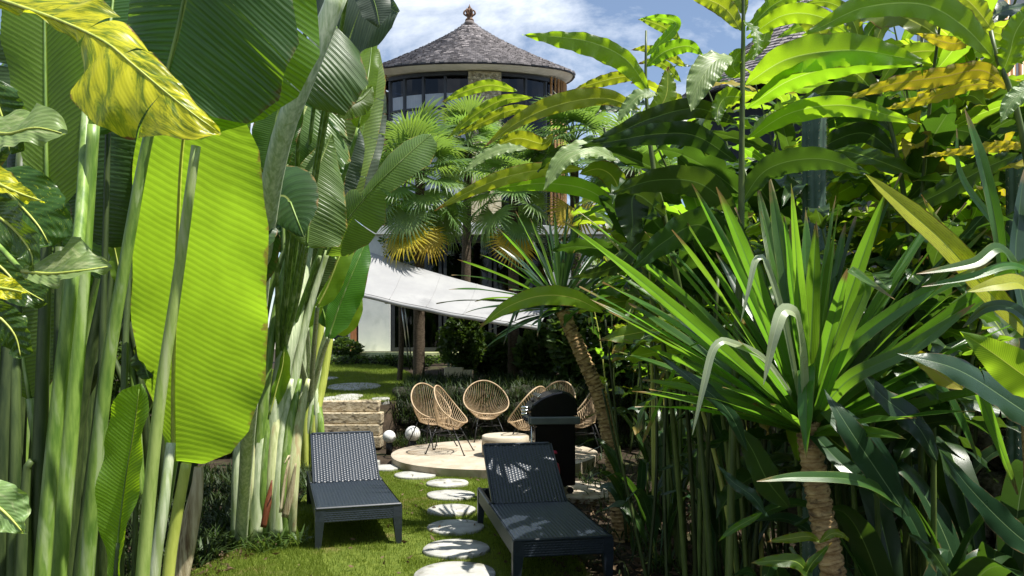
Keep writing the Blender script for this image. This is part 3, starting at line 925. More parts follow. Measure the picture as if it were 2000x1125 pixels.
MB_ = MB().box((-0.86, 14.34, 1.0), (0.2, 0.3, 0.36), bevel=0.012)
o = link('planter_block', MB_.mesh('planter_block'), M['planter']); tag(o, 'smaller cream stone block right of the planter in the dark planting', 'planter')

# dark bank behind the chairs: rock face with sedge hanging over it
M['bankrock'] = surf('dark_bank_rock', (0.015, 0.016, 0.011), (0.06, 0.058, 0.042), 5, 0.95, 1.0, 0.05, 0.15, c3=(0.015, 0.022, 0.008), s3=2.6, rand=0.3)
bankrocks = [rock_mesh(s) for s in (31, 32, 33)]
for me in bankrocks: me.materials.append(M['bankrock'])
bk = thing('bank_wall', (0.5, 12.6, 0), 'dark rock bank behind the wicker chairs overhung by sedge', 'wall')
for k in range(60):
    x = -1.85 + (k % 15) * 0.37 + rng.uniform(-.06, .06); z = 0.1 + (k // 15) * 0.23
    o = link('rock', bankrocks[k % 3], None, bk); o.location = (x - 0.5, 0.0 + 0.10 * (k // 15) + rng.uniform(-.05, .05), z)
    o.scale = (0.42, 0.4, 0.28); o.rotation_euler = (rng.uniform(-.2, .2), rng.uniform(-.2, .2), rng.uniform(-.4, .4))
def curved_blades(base, length, width, r, spread=0.9, up=0.8, seg=4, droop=0.9):
    """many arching strap leaves -> verts, quads"""
    n = len(base)
    a = r.uniform(0, 2 * math.pi, n); l = length * r.uniform(0.6, 1.15, n); w = width * r.uniform(0.7, 1.2, n)
    h = np.c_[np.cos(a), np.sin(a), np.zeros(n)]; sd = np.c_[-np.sin(a), np.cos(a), np.zeros(n)]
    sp = spread * r.uniform(0.3, 1.1, n)
    rows = []
    for k in range(seg + 1):
        t = k / seg
        out = l * sp * t ** 1.2 * 0.8; z = l * up * (t - droop * sp * t * t * 0.75)
        c = base + h * out[:, None] + np.c_[np.zeros((n, 2)), z]
        ww = (w * (0.8 + 0.4 * math.sin(math.pi * t)) * (1 - t ** 3))[:, None] / 2
        rows.append(np.stack([c - sd * ww, c + sd * ww], 1))
    V = np.stack(rows, 1).reshape(-1, 3)
    b = (np.arange(n) * (seg + 1) * 2)[:, None]
    Fc = np.vstack([b + np.array([[2 * k, 2 * k + 1, 2 * k + 3, 2 * k + 2]]) for k in range(seg)])
    return V, Fc
r = np.random.default_rng(8)
bs = np.c_[r.uniform(-1.95, 4.0, 7500), r.uniform(12.35, 14.2, 7500)]
bs = np.c_[bs, zt(bs[:, 0], bs[:, 1]) - 0.03]
b2 = np.c_[r.uniform(-1.95, 3.6, 3000), r.uniform(12.15, 12.5, 3000), r.uniform(0.35, 0.95, 3000)]
b3 = np.c_[r.uniform(-2.0, 3.2, 1600), r.uniform(11.9, 12.3, 1600), np.zeros(1600)]
V, Fc = curved_blades(np.vstack([bs, b2, b3]), 0.36, 0.012, r)
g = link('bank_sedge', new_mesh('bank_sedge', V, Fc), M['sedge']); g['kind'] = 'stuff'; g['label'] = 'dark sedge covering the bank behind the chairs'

# second pavilion and bamboo screen on the right
pv_ = thing('far_pavilion', (5.0, 17.0, 1.85), 'farther pavilion with a grey shingled cone roof behind the tall ginger', 'house')
PX, PY = (1572 - 1000) / F * 17.0, 17.0
cone_roof(PX, PY, zf(-14, 17.0), zf(215, 17.0), 3.2, 2.6, 0.1, 26, 150, pv_, r0=0.03, power=0.84)
MB().lathe([(2.5, 0), (2.5, 5.4)], 36, (PX, PY, 1.85), sy=0.8).world('wall', M['room'], pv_)
sc_ = thing('bamboo_screen', (6.1, 10.0, 1.85), 'tall bamboo pole screen by the white villa at top right', 'screen')
for k in range(17):
    x = (1868 + k * 11.5 - 1000) / F * 10.0
    V, Fc = tube([(x, 10 + rng.uniform(-.05, .05), 1.85), (x + rng.uniform(-.05, .05), 10, zf(15 + rng.uniform(-20, 40), 10))], rng.uniform(0.03, 0.042), 8)
    part('bamboo_pole', V, Fc, M['bamboo'], sc_)
for py in (40, 180, 300):
    V, Fc = tube([P(1862, py, 9.95), P(2080, py, 9.95)], 0.025, 6); part('cross_rail', V, Fc, M['bamboo'], sc_)
wv = thing('white_villa', (7.6, 11.2, 1.85), 'white rendered villa corner behind the bamboo screen at the right edge', 'house')
MB().box((8.3, 12.0, 4.6), (2.6, 1.6, 5.6), bevel=0.02).world('wall', M['white'], wv)
MB().box((8.4, 11.9, 7.55), (3.0, 2.2, 0.22), bevel=0.02).world('roof_eave', M['frame'], wv)
# ================================================================ loungers
M['weave'] = surf('navy_wicker', (0.014, 0.020, 0.029), (0.024, 0.032, 0.045), 30, 0.36, 0.15, 0.002, 0.6, c3=(0.020, 0.026, 0.036), s3=6)

def weave_grid(fn, U, Vv, pu, pv, amp, sub=4):
    """a woven panel: fn(u, v, h) -> point; ribs pitch pu across u, strands pitch pv along v"""
    nu, nv = int(round(U / pu)) * sub, int(round(Vv / pv)) * 2
    u = np.linspace(0, U, nu + 1); v = np.linspace(0, Vv, nv + 1)
    uu, vv = np.meshgrid(u, v, indexing='ij')
    rib = np.abs(np.sin(np.pi * uu / pu)) ** 0.7
    col = np.floor(uu / pu + 1e-6)
    over = 0.5 + 0.5 * np.cos(np.pi * (vv / pv + col))
    h = amp * (rib * (0.45 + 0.55 * over) - 0.5)
    V = np.array([fn(a, b, c) for a, b, c in zip(uu.ravel(), vv.ravel(), h.ravel())])
    i, j = np.meshgrid(np.arange(nu), np.arange(nv), indexing='ij')
    q = i * (nv + 1) + j
    return V, np.stack([q, q + nv + 1, q + nv + 2, q + 1], -1).reshape(-1, 4)

LW, LL, LZ = 0.67, 1.86, 0.335
def make_lounger(label, loc, rz, back_angle):
    t = thing('sun_lounger', loc, label, 'sun lounger', 'wicker sun loungers on the lawn', rotz=rz)
    hy = 1.13
    hw = LW / 2
    # seat panel
    V, Q = weave_grid(lambda u, v, h: (-hw + 0.012 + u, 0.012 + v, LZ + h), LW - 0.024, hy, 0.0269, 0.0135, 0.009)
    s = link('seat', new_mesh('seat', V, Q), M['weave'], t)
    MB().box((0, hy / 2, LZ - 0.022), (LW - 0.03, hy - 0.02, 0.03)).local('seat_board', M['weave'], s)
    # backrest
    c, si = math.cos(back_angle), math.sin(back_angle)
    bw, bl = 0.60, 0.70
    def bp(u, v, h):
        return (-bw / 2 + u, hy + 0.01 + v * c - h * si, LZ + 0.005 + v * si + h * c)
    V, Q = weave_grid(bp, bw, bl, 0.0273, 0.0135, 0.009)
    b = link('backrest', new_mesh('backrest', V, Q), M['weave'], t)
    R = Matrix.Rotation(back_angle, 3, 'X')
    MB().box((0, hy + 0.01 + bl / 2 * c + 0.02 * si, LZ + 0.005 + bl / 2 * si - 0.02 * c), (bw - 0.002, bl, 0.03), R, bevel=0.008).local('back_board', M['weave'], b)
    MB().box((0, hy + 0.012 + bl * c + 0.012 * si, LZ + 0.006 + bl * si - 0.012 * c), (bw + 0.008, 0.03, 0.042), R, bevel=0.012).local('top_roll', M['weave'], b)
    for sx in (-1, 1):
        MB().box((sx * (bw / 2 + 0.006), hy + 0.01 + bl / 2 * c + 0.014 * si, LZ + 0.005 + bl / 2 * si - 0.014 * c), (0.016, bl, 0.042), R, bevel=0.006).local('back_edge', M['weave'], b)
    MB().box((0, hy + 0.42, LZ + 0.10), (0.34, 0.02, 0.30), Matrix.Rotation(-0.5, 3, 'X')).local('prop_bracket', M['blackmatt'], t)
    # aprons, woven
    ah = 0.115
    V, Q = weave_grid(lambda u, v, h: (-hw + v, -0.004 - h, LZ - ah + u - 0.002), ah, LW, 0.0165, 0.0135, 0.0035)
    f = link('front_apron', new_mesh('front_apron', V, Q), M['weave'], t)
    MB().box((0, 0.012, LZ - ah / 2 - 0.004), (LW - 0.02, 0.024, ah - 0.01)).local('apron_core', M['weave'], f)
    for sx in (-1, 1):
        V, Q = weave_grid(lambda u, v, h: (sx * (hw + 0.004 + h), v, LZ - ah + u - 0.002), ah, LL, 0.0165, 0.0135, 0.0035)
        a = link('side_apron', new_mesh('side_apron', V, Q), M['weave'], t)
        MB().box((sx * (hw - 0.012), LL / 2, LZ - ah / 2 - 0.004), (0.024, LL - 0.02, ah - 0.01)).local('apron_core', M['weave'], a)
        MB().box((sx * (hw - 0.012), (hy + LL) / 2 + 0.02, LZ - 0.006), (0.034, LL - hy - 0.03, 0.02), bevel=0.006).local('side_rail', M['weave'], t)
    MB().box((0, LL - 0.012, LZ - ah / 2 - 0.004), (LW - 0.03, 0.024, ah), bevel=0.006).local('rear_apron', M['weave'], t)
    MB().box((0, 0.0, LZ - 0.004), (LW + 0.012, 0.022, 0.022), bevel=0.008).local('front_roll', M['weave'], t)
    for sx in (-1, 1):
        for y in (0.03, LL - 0.03):
            m = MB()
            top, bot = 0.036, 0.022
            x0 = sx * (hw - top + 0.009)
            V = []
            for (z, k) in ((0.0, bot), (LZ - ah + 0.01, top), (LZ - 0.012, top)):
                xo = x0 + sx * (top - k) * 0.9
                V += [(xo - k, y - k, z), (xo + k, y - k, z), (xo + k, y + k, z), (xo - k, y + k, z)]
            Fc = [(3, 2, 1, 0), (8, 9, 10, 11)]
            for r_ in range(2):
                for i in range(4):
                    j = (i + 1) % 4; Fc.append((r_ * 4 + i, r_ * 4 + j, r_ * 4 + 4 + j, r_ * 4 + 4 + i))
            m.add(V, Fc); m.local('leg', M['weave'], t)
    return t
make_lounger('dark navy wicker sun lounger on the right, in the shade next to the plants', (0.345, 4.93, 0), math.radians(10.0), math.radians(35))
make_lounger('sunlit navy wicker sun lounger on the left, beside the palm stalks', (-1.225, 5.93, 0), math.radians(17.5), math.radians(34))

# ================================================================ wicker basket chairs
def make_chair(label, loc, rz, first=None):
    if first is not None:
        t = first.copy(); COL.objects.link(t); t.location = loc; t.rotation_euler = (0, 0, rz); t['label'] = label
        for ch in first.children:
            c = ch.copy(); COL.objects.link(c); c.parent = t
            for g_ in ch.children:
                d_ = g_.copy(); COL.objects.link(d_); d_.parent = c
        return t
    t = thing('basket_chair', loc, label, 'chair', 'tan cord basket chairs on the patio', rotz=rz)
    # rim: egg shaped hoop in a plane leaning back (front is -Y)
    ta = math.radians(50)
    cz, w, hl = 0.69, 0.372, 0.335
    def rim(a):
        e = math.sin(a)                       # +1 top, -1 front
        ww = w * (1.0 - 0.06 * e)
        x = ww * math.cos(a); v = hl * e
        bow = 0.05 * math.cos(a) ** 2
        return np.array((x, 0.02 + v * math.cos(ta) + bow * 0.7, cz + v * math.sin(ta) - bow))
    def inner(a):
        e = math.sin(a)
        return np.array((0.17 * math.cos(a), 0.07 + 0.15 * e, 0.375 + 0.035 * e))
    n = 52
    A = np.linspace(0, 2 * math.pi, n, endpoint=False)
    V, Fc = tube([rim(a) for a in np.linspace(0, 2 * math.pi, 65)], 0.011, 7, False)
    link('rim', new_mesh('rim', V, Fc), M['rattan'], t)
    V, Fc = tube([inner(a) for a in np.linspace(0, 2 * math.pi, 41)], 0.008, 6, False)
    link('seat_hoop', new_mesh('seat_hoop', V, Fc), M['rattan'], t)
    cords = []
    for i, a in enumerate(A):
        p, q_ = rim(a), inner(a + 0.02)
        mid = (p + q_) / 2 + np.array((0, 0.035, -0.03)) * (0.5 + 0.5 * math.sin(a))
        cords.append(curve([p, mid, q_], 5))
    seatm = MB()
    for a in A[::2]:
        p, q_ = inner(a), np.array((0.02 * math.cos(a + 2), 0.07 + 0.02 * math.sin(a + 2), 0.335))
        seatm.tube([p, (p + q_) / 2 + np.array((0, 0, -0.012)), q_], 0.0036, 4, False)
    for k, cpt in enumerate(cords):
        V, Fc = tube(cpt, 0.0042, 4, False)
        link('cord', new_mesh('cord', V, Fc), M['rattan'], t)
    seatm.local('seat_web', M['rattan'], t, True)
    for (x, y, x2, y2) in ((-0.16, -0.05, -0.27, -0.24), (0.16, -0.05, 0.27, -0.24), (-0.12, 0.20, -0.22, 0.33), (0.12, 0.20, 0.22, 0.33)):
        V, Fc = tube([(x, y, 0.37), (x2, y2, 0.0)], 0.0085, 6)
        lg = link('leg', new_mesh('leg', V, Fc), M['blackmatt'], t)
        m = MB().lathe([(0.014, 0), (0.014, 0.016)], 8, (x2, y2, 0)); m.local('foot', M['blackmatt'], lg)
    for (a, b) in (((-0.20, -0.12, 0.235), (0.20, -0.12, 0.235)), ((-0.20, -0.12, 0.235), (0, 0.24, 0.25)), ((0.20, -0.12, 0.235), (0, 0.24, 0.25))):
        V, Fc = tube([a, b], 0.006, 5); link('stretcher', new_mesh('stretcher', V, Fc), M['blackmatt'], t)
    return t
def face(loc, target):
    d = (target[0] - loc[0], target[1] - loc[1]); return math.atan2(d[0], -d[1])
CT = (-0.05, 10.75)
CH = [((884, 10.45), 'tan basket chair facing right, in front of another, with its open basket showing', -0.55),
      ((846, 11.05), 'leftmost tan basket chair, partly behind the one facing right', -0.35),
      ((951, 11.9), 'tan basket chair facing the camera behind the round drum table', 0.0),
      ((1026, 10.35), 'tan basket chair beside the barbecue, turned left towards the drum table', 0.5),
      ((1080, 11.75), 'tan basket chair whose top shows above the barbecue lid', -0.1),
      ((1132, 10.7), 'rightmost tan basket chair, half hidden by the leaning trunk', -0.2)]
c0 = None
for (px, d), lab, tw in CH:
    loc = ((px - 1000) / F * d, d, 0.122)
    rz = face(loc, CT) + tw
    c0_ = make_chair(lab, loc, rz, c0)
    c0 = c0 or c0_

# ================================================================ barbecue
GD = 8.15
gxm = (1076 - 1000) / F * GD
slab = disc('stone_slab', (gxm + 0.33, GD + 0.10, 0.0), 0.50, 0.03, M['concrete'], 'round stone slab under the barbecue at the edge of the planting', None, seed=77, cat='slab')
bq = thing('barbecue', (gxm, GD, 0.031), 'black gas barbecue seen from its end, with arched lid and grey side shelf', 'barbecue', rotz=math.radians(-84))
def bql(mb, n, m, sm=False, p=None): return mb.local(n, m, p or bq, sm)
bql(MB().box((0, 0.02, 0.42), (0.47, 0.42, 0.66), bevel=0.01), 'cabinet', M['black'])
dr_ = bql(MB().box((-0.118, -0.197, 0.42), (0.225, 0.018, 0.60), bevel=0.006), 'cabinet_door', M['black'])
bql(MB().tube([(-0.03, -0.215, 0.56), (-0.03, -0.225, 0.58), (-0.03, -0.225, 0.67), (-0.03, -0.215, 0.69)], 0.007, 6), 'handle', M['blackmatt'], True, dr_)
dr_ = bql(MB().box((0.118, -0.197, 0.42), (0.225, 0.018, 0.60), bevel=0.006), 'cabinet_door', M['black'])
bql(MB().tube([(0.03, -0.215, 0.56), (0.03, -0.225, 0.58), (0.03, -0.225, 0.67), (0.03, -0.215, 0.69)], 0.007, 6), 'handle', M['blackmatt'], True, dr_)
bql(MB().box((0, 0.0, 0.79), (0.50, 0.47, 0.10), bevel=0.012), 'firebox', M['black'])
cp = bql(MB().box((0.0, -0.255, 0.795), (0.53, 0.045, 0.085), bevel=0.008), 'control_panel', M['greytrim'])
for kx in (-0.15, 0, 0.15):
    k_ = MB(); V, Fc = tube([(kx, -0.276, 0.795), (kx, -0.305, 0.795)], [0.022, 0.018], 12); k_.add(V, Fc); bql(k_, 'knob', M['black'], False, cp)
# lid: side profile extruded along x
pr = [(-0.25, 0.845), (-0.255, 0.925), (-0.235, 0.965), (-0.14, 1.035), (-0.02, 1.085), (0.09, 1.105), (0.165, 1.09), (0.225, 1.04), (0.25, 0.96), (0.25, 0.845)]
lid = MB(); n = len(pr); V = []; Fc = []
for (x, s) in ((-0.245, 0.93), (-0.232, 1.0), (0.232, 1.0), (0.245, 0.93)):
    V += [(x, y * s, 0.845 + (z - 0.845) * s) for (y, z) in pr]
for k in range(3):
    for i in range(n):
        j = (i + 1) % n; Fc.append((k * n + i, k * n + j, (k + 1) * n + j, (k + 1) * n + i))
Fc += [tuple(range(n)), tuple(reversed(range(3 * n, 4 * n)))]
lid.add(V, Fc); lo = bql(lid, 'lid', M['black'])
bql(MB().tube(curve([(-0.18, -0.20, 0.90), (-0.18, -0.262, 0.90), (-0.15, -0.268, 0.90), (0.15, -0.268, 0.90), (0.18, -0.262, 0.90), (0.18, -0.20, 0.90)], 20), 0.010, 8), 'lid_handle', M['blackmatt'], True, lo)
V, Fc = tube([(0.0, -0.195, 1.0), (0.0, -0.222, 0.992)], 0.03, 14); m_ = MB(); m_.add(V, Fc); bql(m_, 'thermometer', M['blackmatt'], False, lo)
bql(MB().box((0.0, -0.16, 1.058), (0.46, 0.05, 0.012), Matrix.Rotation(0.75, 3, 'X'), bevel=0.004), 'lid_trim', M['chrome'], False, lo)
sf = bql(MB().box((0.29, 0.0, 0.80), (0.09, 0.53, 0.075), bevel=0.008), 'side_shelf', M['greytrim'])
for k, z in enumerate((0.90, 0.935, 0.97)):
    bql(MB().lathe([(0.04, 0), (0.045, 0.012), (0.04, 0.022)], 14, (-0.30 + 0.42, -0.30, z - 0.05)), 'side_burner_ring', M['chrome'], True, sf)
bql(MB().tube([(0.22, -0.24, 0.78), (0.22, -0.245, 0.40), (0.22, -0.235, 0.06)], 0.009, 6), 'side_tube', M['chrome'], True)
for sx in (-1, 1):
    for y in (-0.15, 0.18):
        w_ = MB(); V, Fc = tube([(sx * 0.19 - 0.016, y, 0.036), (sx * 0.19 + 0.016, y, 0.036)], 0.036, 14); w_.add(V, Fc); bql(w_, 'caster', M['blackmatt'])
gb = thing('gas_bottle', (gxm - 0.03, GD - 0.48, 0.0), 'dark red gas bottle half hidden between the barbecue and the lounger', 'gas bottle')
MB().lathe([(0.09, 0), (0.10, 0.03), (0.10, 0.33), (0.085, 0.40), (0.045, 0.44), (0.03, 0.445)], 24).local('cylinder', M['gas'], gb, True)
MB().lathe([(0.03, 0.445), (0.022, 0.46), (0.022, 0.50), (0.03, 0.505), (0.03, 0.53), (0.005, 0.535)], 14).local('valve', M['chrome'], gb, True)
V, Fc = tube([(0.075 * math.cos(a), 0.075 * math.sin(a), 0.52) for a in np.linspace(0.6, 5.7, 24)], 0.01, 6); link('collar', new_mesh('collar', V, Fc), M['gas'], gb)

# ================================================================ globe lamps
for (px, py, r_, d, lab) in ((760, 853, 12.5, 11.3, 'left white globe lamp on the ground beside the stone steps'), (806, 847, 15, 11.5, 'right, slightly larger white globe lamp behind a few grass blades')):
    rr = r_ / F * d; p = P(px, py, d)
    g_ = thing('globe_lamp', (p.x, p.y, p.z - rr), lab, 'lamp', 'white globe garden lamps')
    MB().lathe([(max(0.001, rr * math.sin(a)), rr - rr * math.cos(a)) for a in np.linspace(0.02, math.pi - 0.02, 22)], 32).local('globe', M['globe'], g_, True)
    MB().lathe([(rr * 0.5, -(p.z - rr) - 0.02), (rr * 0.45, rr * 0.12)], 18).local('base', M['blackmatt'], g_, True)

# small uplighter stake etc. : pale globe far left by the villa
p = P(647, 668, 19.0)
g_ = thing('globe_lamp', (p.x, p.y, p.z - 0.1), 'tiny far globe lamp by the villa wall at the top of the upper lawn', 'lamp', 'white globe garden lamps')
MB().lathe([(max(0.001, 0.1 * math.sin(a)), 0.1 - 0.1 * math.cos(a)) for a in np.linspace(0.02, math.pi - 0.02, 14)], 20).local('globe', M['globe'], g_, True)
# ================================================================ leaf materials
G = {}
G['palm'] = leaf_mat('paddle_leaf', (0.060, 0.125, 0.022), (0.27, 0.50, 0.016), 0.45, veins=58, skew=0.05, vein_k=0.35, rib=(0.42, 0.50, 0.10), ribw=0.03, rough=0.40, edge=(0.28, 0.17, 0.04), edge_w=0.04, bd=0.006)
G['glow'] = leaf_mat('young_paddle_leaf', (0.11, 0.21, 0.014), (0.42, 0.66, 0.026), 0.56, veins=60, skew=0.05, vein_k=0.20, bs=0.13, rib=(0.60, 0.66, 0.10), ribw=0.028, rough=0.42, hue=0.005, val=0.06, bd=0.006, edge=(0.40, 0.36, 0.06), edge_w=0.02)
G['lime'] = leaf_mat('bright_paddle_leaf', (0.09, 0.18, 0.016), (0.38, 0.62, 0.012), 0.55, veins=58, skew=0.05, vein_k=0.32, rib=(0.60, 0.64, 0.10), ribw=0.04, rough=0.42, hue=0.01, val=0.1, bd=0.006)
G['pale'] = leaf_mat('pale_paddle_leaf', (0.13, 0.21, 0.06), (0.32, 0.50, 0.03), 0.40, veins=56, skew=0.05, vein_k=0.38, rib=(0.58, 0.64, 0.26), ribw=0.045, rough=0.34, hue=0.012, val=0.15, edge=(0.36, 0.28, 0.06), edge_w=0.05, bd=0.006)
G['top'] = leaf_mat('glossy_paddle_leaf', (0.045, 0.095, 0.030), (0.26, 0.48, 0.018), 0.42, veins=52, skew=0.05, vein_k=0.25, rib=(0.36, 0.42, 0.12), ribw=0.035, rough=0.34, hue=0.01, val=0.1, edge=(0.16, 0.16, 0.04), edge_w=0.03, bd=0.006)
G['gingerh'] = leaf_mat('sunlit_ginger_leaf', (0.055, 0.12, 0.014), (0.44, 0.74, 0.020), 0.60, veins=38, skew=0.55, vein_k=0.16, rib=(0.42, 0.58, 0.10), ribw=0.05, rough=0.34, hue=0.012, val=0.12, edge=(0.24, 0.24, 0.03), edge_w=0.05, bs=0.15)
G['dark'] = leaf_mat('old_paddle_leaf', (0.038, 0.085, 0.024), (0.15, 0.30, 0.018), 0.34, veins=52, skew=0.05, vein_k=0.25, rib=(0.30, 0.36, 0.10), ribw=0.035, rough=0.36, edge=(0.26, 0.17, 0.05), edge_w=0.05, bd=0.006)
G['grey'] = leaf_mat('bloomy_paddle_leaf', (0.075, 0.105, 0.075), (0.16, 0.27, 0.06), 0.25, veins=34, skew=0.03, vein_k=0.30, rib=(0.30, 0.36, 0.20), rough=0.5, bd=0.004)
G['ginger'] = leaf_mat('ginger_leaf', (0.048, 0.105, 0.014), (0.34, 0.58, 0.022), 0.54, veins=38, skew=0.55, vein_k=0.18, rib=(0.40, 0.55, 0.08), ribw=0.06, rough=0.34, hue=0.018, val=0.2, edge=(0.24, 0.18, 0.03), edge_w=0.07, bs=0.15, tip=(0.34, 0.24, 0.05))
G['gingery'] = leaf_mat('yellowing_ginger_leaf', (0.12, 0.18, 0.018), (0.46, 0.60, 0.022), 0.54, veins=38, skew=0.55, vein_k=0.18, rib=(0.55, 0.58, 0.09), ribw=0.06, rough=0.38, hue=0.02, val=0.15, edge=(0.30, 0.15, 0.03), edge_w=0.10, bs=0.15, tip=(0.32, 0.16, 0.04))
G['gingero'] = leaf_mat('withered_ginger_leaf', (0.36, 0.33, 0.025), (0.70, 0.62, 0.02), 0.45, veins=38, skew=0.55, vein_k=0.25, rib=(0.45, 0.34, 0.08), ribw=0.06, rough=0.6, hue=0.015, val=0.15, edge=(0.20, 0.10, 0.035), edge_w=0.14, blot=(0.42, 0.26, 0.03), blot_at=(0.54, 0.66), blot_scale=(1.5, 3), bs=0.3)
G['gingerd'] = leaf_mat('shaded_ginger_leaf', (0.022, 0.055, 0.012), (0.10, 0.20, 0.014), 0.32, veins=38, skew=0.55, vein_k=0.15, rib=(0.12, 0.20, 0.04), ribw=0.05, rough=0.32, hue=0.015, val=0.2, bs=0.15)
G['pothos'] = leaf_mat('marbled_leaf', (0.10, 0.17, 0.012), (0.46, 0.58, 0.012), 0.42, veins=13, skew=0.35, vein_k=0.15, rib=(0.62, 0.62, 0.06), ribw=0.035, rough=0.36, hue=0.008, val=0.1, blot=(0.62, 0.58, 0.02), blot_at=(0.39, 0.57), blot_scale=(0.7, 7.0), edge=(0.20, 0.10, 0.03), edge_w=0.03, bs=0.25)
G['pothosd'] = leaf_mat('speckled_leaf', (0.030, 0.075, 0.012), (0.16, 0.30, 0.016), 0.30, veins=13, skew=0.35, vein_k=0.15, rib=(0.14, 0.24, 0.05), ribw=0.03, rough=0.32, hue=0.01, val=0.12, blot=(0.40, 0.46, 0.03), blot_at=(0.60, 0.64), blot_scale=(9, 9), bs=0.25)
G['pothosg'] = leaf_mat('plain_climber_leaf', (0.20, 0.30, 0.10), (0.42, 0.60, 0.04), 0.36, veins=13, skew=0.35, vein_k=0.14, rib=(0.36, 0.45, 0.16), ribw=0.025, rough=0.42, hue=0.01, val=0.12, blot=(0.44, 0.48, 0.24), blot_at=(0.5, 0.7), blot_scale=(1.5, 0.8), bs=0.2)
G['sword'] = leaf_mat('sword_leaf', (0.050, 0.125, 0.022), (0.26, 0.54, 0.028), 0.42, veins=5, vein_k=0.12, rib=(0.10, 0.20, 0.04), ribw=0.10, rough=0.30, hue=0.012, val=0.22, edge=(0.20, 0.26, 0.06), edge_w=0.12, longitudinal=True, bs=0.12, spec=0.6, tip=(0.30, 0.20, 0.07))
G['swordh'] = leaf_mat('highlit_sword_leaf', (0.30, 0.36, 0.20), (0.45, 0.55, 0.18), 0.25, veins=5, vein_k=0.12, rib=(0.40, 0.44, 0.26), ribw=0.10, rough=0.28, hue=0.01, val=0.1, longitudinal=True, bs=0.12, spec=0.8)  # sun highlight on the bent blades, put into their base colour
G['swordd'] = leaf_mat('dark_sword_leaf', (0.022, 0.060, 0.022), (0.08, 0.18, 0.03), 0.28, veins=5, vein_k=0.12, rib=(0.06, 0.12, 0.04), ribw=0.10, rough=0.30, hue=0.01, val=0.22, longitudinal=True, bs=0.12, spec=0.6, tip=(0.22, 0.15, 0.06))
G['swordy'] = leaf_mat('yellow_sword_leaf', (0.46, 0.48, 0.03), (0.78, 0.80, 0.03), 0.45, veins=6, vein_k=0.2, rib=(0.40, 0.45, 0.06), ribw=0.06, rough=0.4, hue=0.01, val=0.1, longitudinal=True, edge=(0.25, 0.15, 0.03), edge_w=0.08, blot=(0.24, 0.22, 0.02), blot_at=(0.56, 0.62), blot_scale=(6, 14), bs=0.15)
G['broad'] = leaf_mat('broad_dark_leaf', (0.022, 0.058, 0.022), (0.07, 0.16, 0.02), 0.22, veins=30, skew=0.6, vein_k=0.14, rib=(0.16, 0.24, 0.10), ribw=0.035, rough=0.30, hue=0.012, val=0.2, bs=0.15, edge=(0.16, 0.11, 0.05), edge_w=0.05)
G['fan'] = leaf_mat('fan_leaf', (0.085, 0.165, 0.045), (0.34, 0.55, 0.06), 0.40, veins=4, vein_k=0.1, rib=(0.16, 0.24, 0.08), ribw=0.2, rough=0.38, hue=0.015, val=0.25, longitudinal=True, bs=0.1)
G['fany'] = leaf_mat('dying_fan_leaf', (0.56, 0.40, 0.02), (0.80, 0.58, 0.02), 0.45, veins=4, vein_k=0.1, rib=(0.20, 0.24, 0.04), ribw=0.2, rough=0.5, hue=0.015, val=0.15, longitudinal=True, blot=(0.14, 0.18, 0.02), blot_at=(0.60, 0.68), blot_scale=(0.6, 1.2), bs=0.1)
M['stalk'] = surf('leaf_stalk', (0.08, 0.16, 0.022), (0.21, 0.32, 0.06), 5, 0.42, 0.12, 0.004, 0.45, c3=(0.30, 0.38, 0.17), s3=2.0, stretch=(8, 8, 0.9), rand=0.15)
M['stalkw'] = surf('bloomy_stalk', (0.30, 0.38, 0.20), (0.58, 0.62, 0.42), 6, 0.5, 0.15, 0.004, 0.4, c3=(0.28, 0.36, 0.14), s3=2.0, stretch=(9, 9, 0.7), rand=0.12)
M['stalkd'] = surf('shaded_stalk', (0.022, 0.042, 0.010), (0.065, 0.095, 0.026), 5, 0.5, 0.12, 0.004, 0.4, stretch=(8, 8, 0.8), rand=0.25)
M['stalky'] = surf('yellow_stalk', (0.36, 0.42, 0.07), (0.50, 0.55, 0.12), 5, 0.42, 0.1, 0.003, 0.45, stretch=(8, 8, 0.8))
M['stalkl'] = surf('pale_sheath', (0.36, 0.40, 0.17), (0.56, 0.58, 0.32), 6, 0.5, 0.2, 0.004, 0.4, c3=(0.42, 0.34, 0.18), s3=2.5, stretch=(9, 9, 0.7), rand=0.15)
M['stalkg'] = surf('pale_green_stalk', (0.20, 0.30, 0.06), (0.38, 0.48, 0.14), 5, 0.42, 0.12, 0.004, 0.45, c3=(0.40, 0.46, 0.22), s3=2.0, stretch=(8, 8, 0.8))
M['stalkr'] = surf('red_sheath', (0.09, 0.025, 0.010), (0.18, 0.055, 0.02), 8, 0.5, 0.2, 0.004, 0.4, stretch=(8, 8, 0.8))
M['sheath'] = surf('dry_sheath', (0.30, 0.24, 0.13), (0.55, 0.48, 0.32), 7, 0.75, 0.5, 0.01, 0.3, c3=(0.10, 0.06, 0.03), s3=3.0, stretch=(7, 7, 0.6))
M['cane'] = surf('ginger_cane', (0.045, 0.075, 0.016), (0.11, 0.15, 0.035), 6, 0.45, 0.1, 0.003, 0.4, stretch=(6, 6, 1), rand=0.3)
M['caney'] = surf('yellow_cane', (0.32, 0.34, 0.07), (0.44, 0.45, 0.12), 6, 0.45, 0.1, 0.003, 0.4, stretch=(6, 6, 1))
M['bark'] = surf('ringed_bark', (0.24, 0.145, 0.06), (0.52, 0.36, 0.17), 14, 0.85, 0.7, 0.008, 0.3, c3=(0.10, 0.065, 0.035), s3=9, stretch=(1.5, 1.5, 3))
M['cactus'] = surf('cactus_skin', (0.035, 0.075, 0.05), (0.07, 0.12, 0.085), 12, 0.55, 0.2, 0.004, 0.4, c3=(0.11, 0.15, 0.12), s3=5)
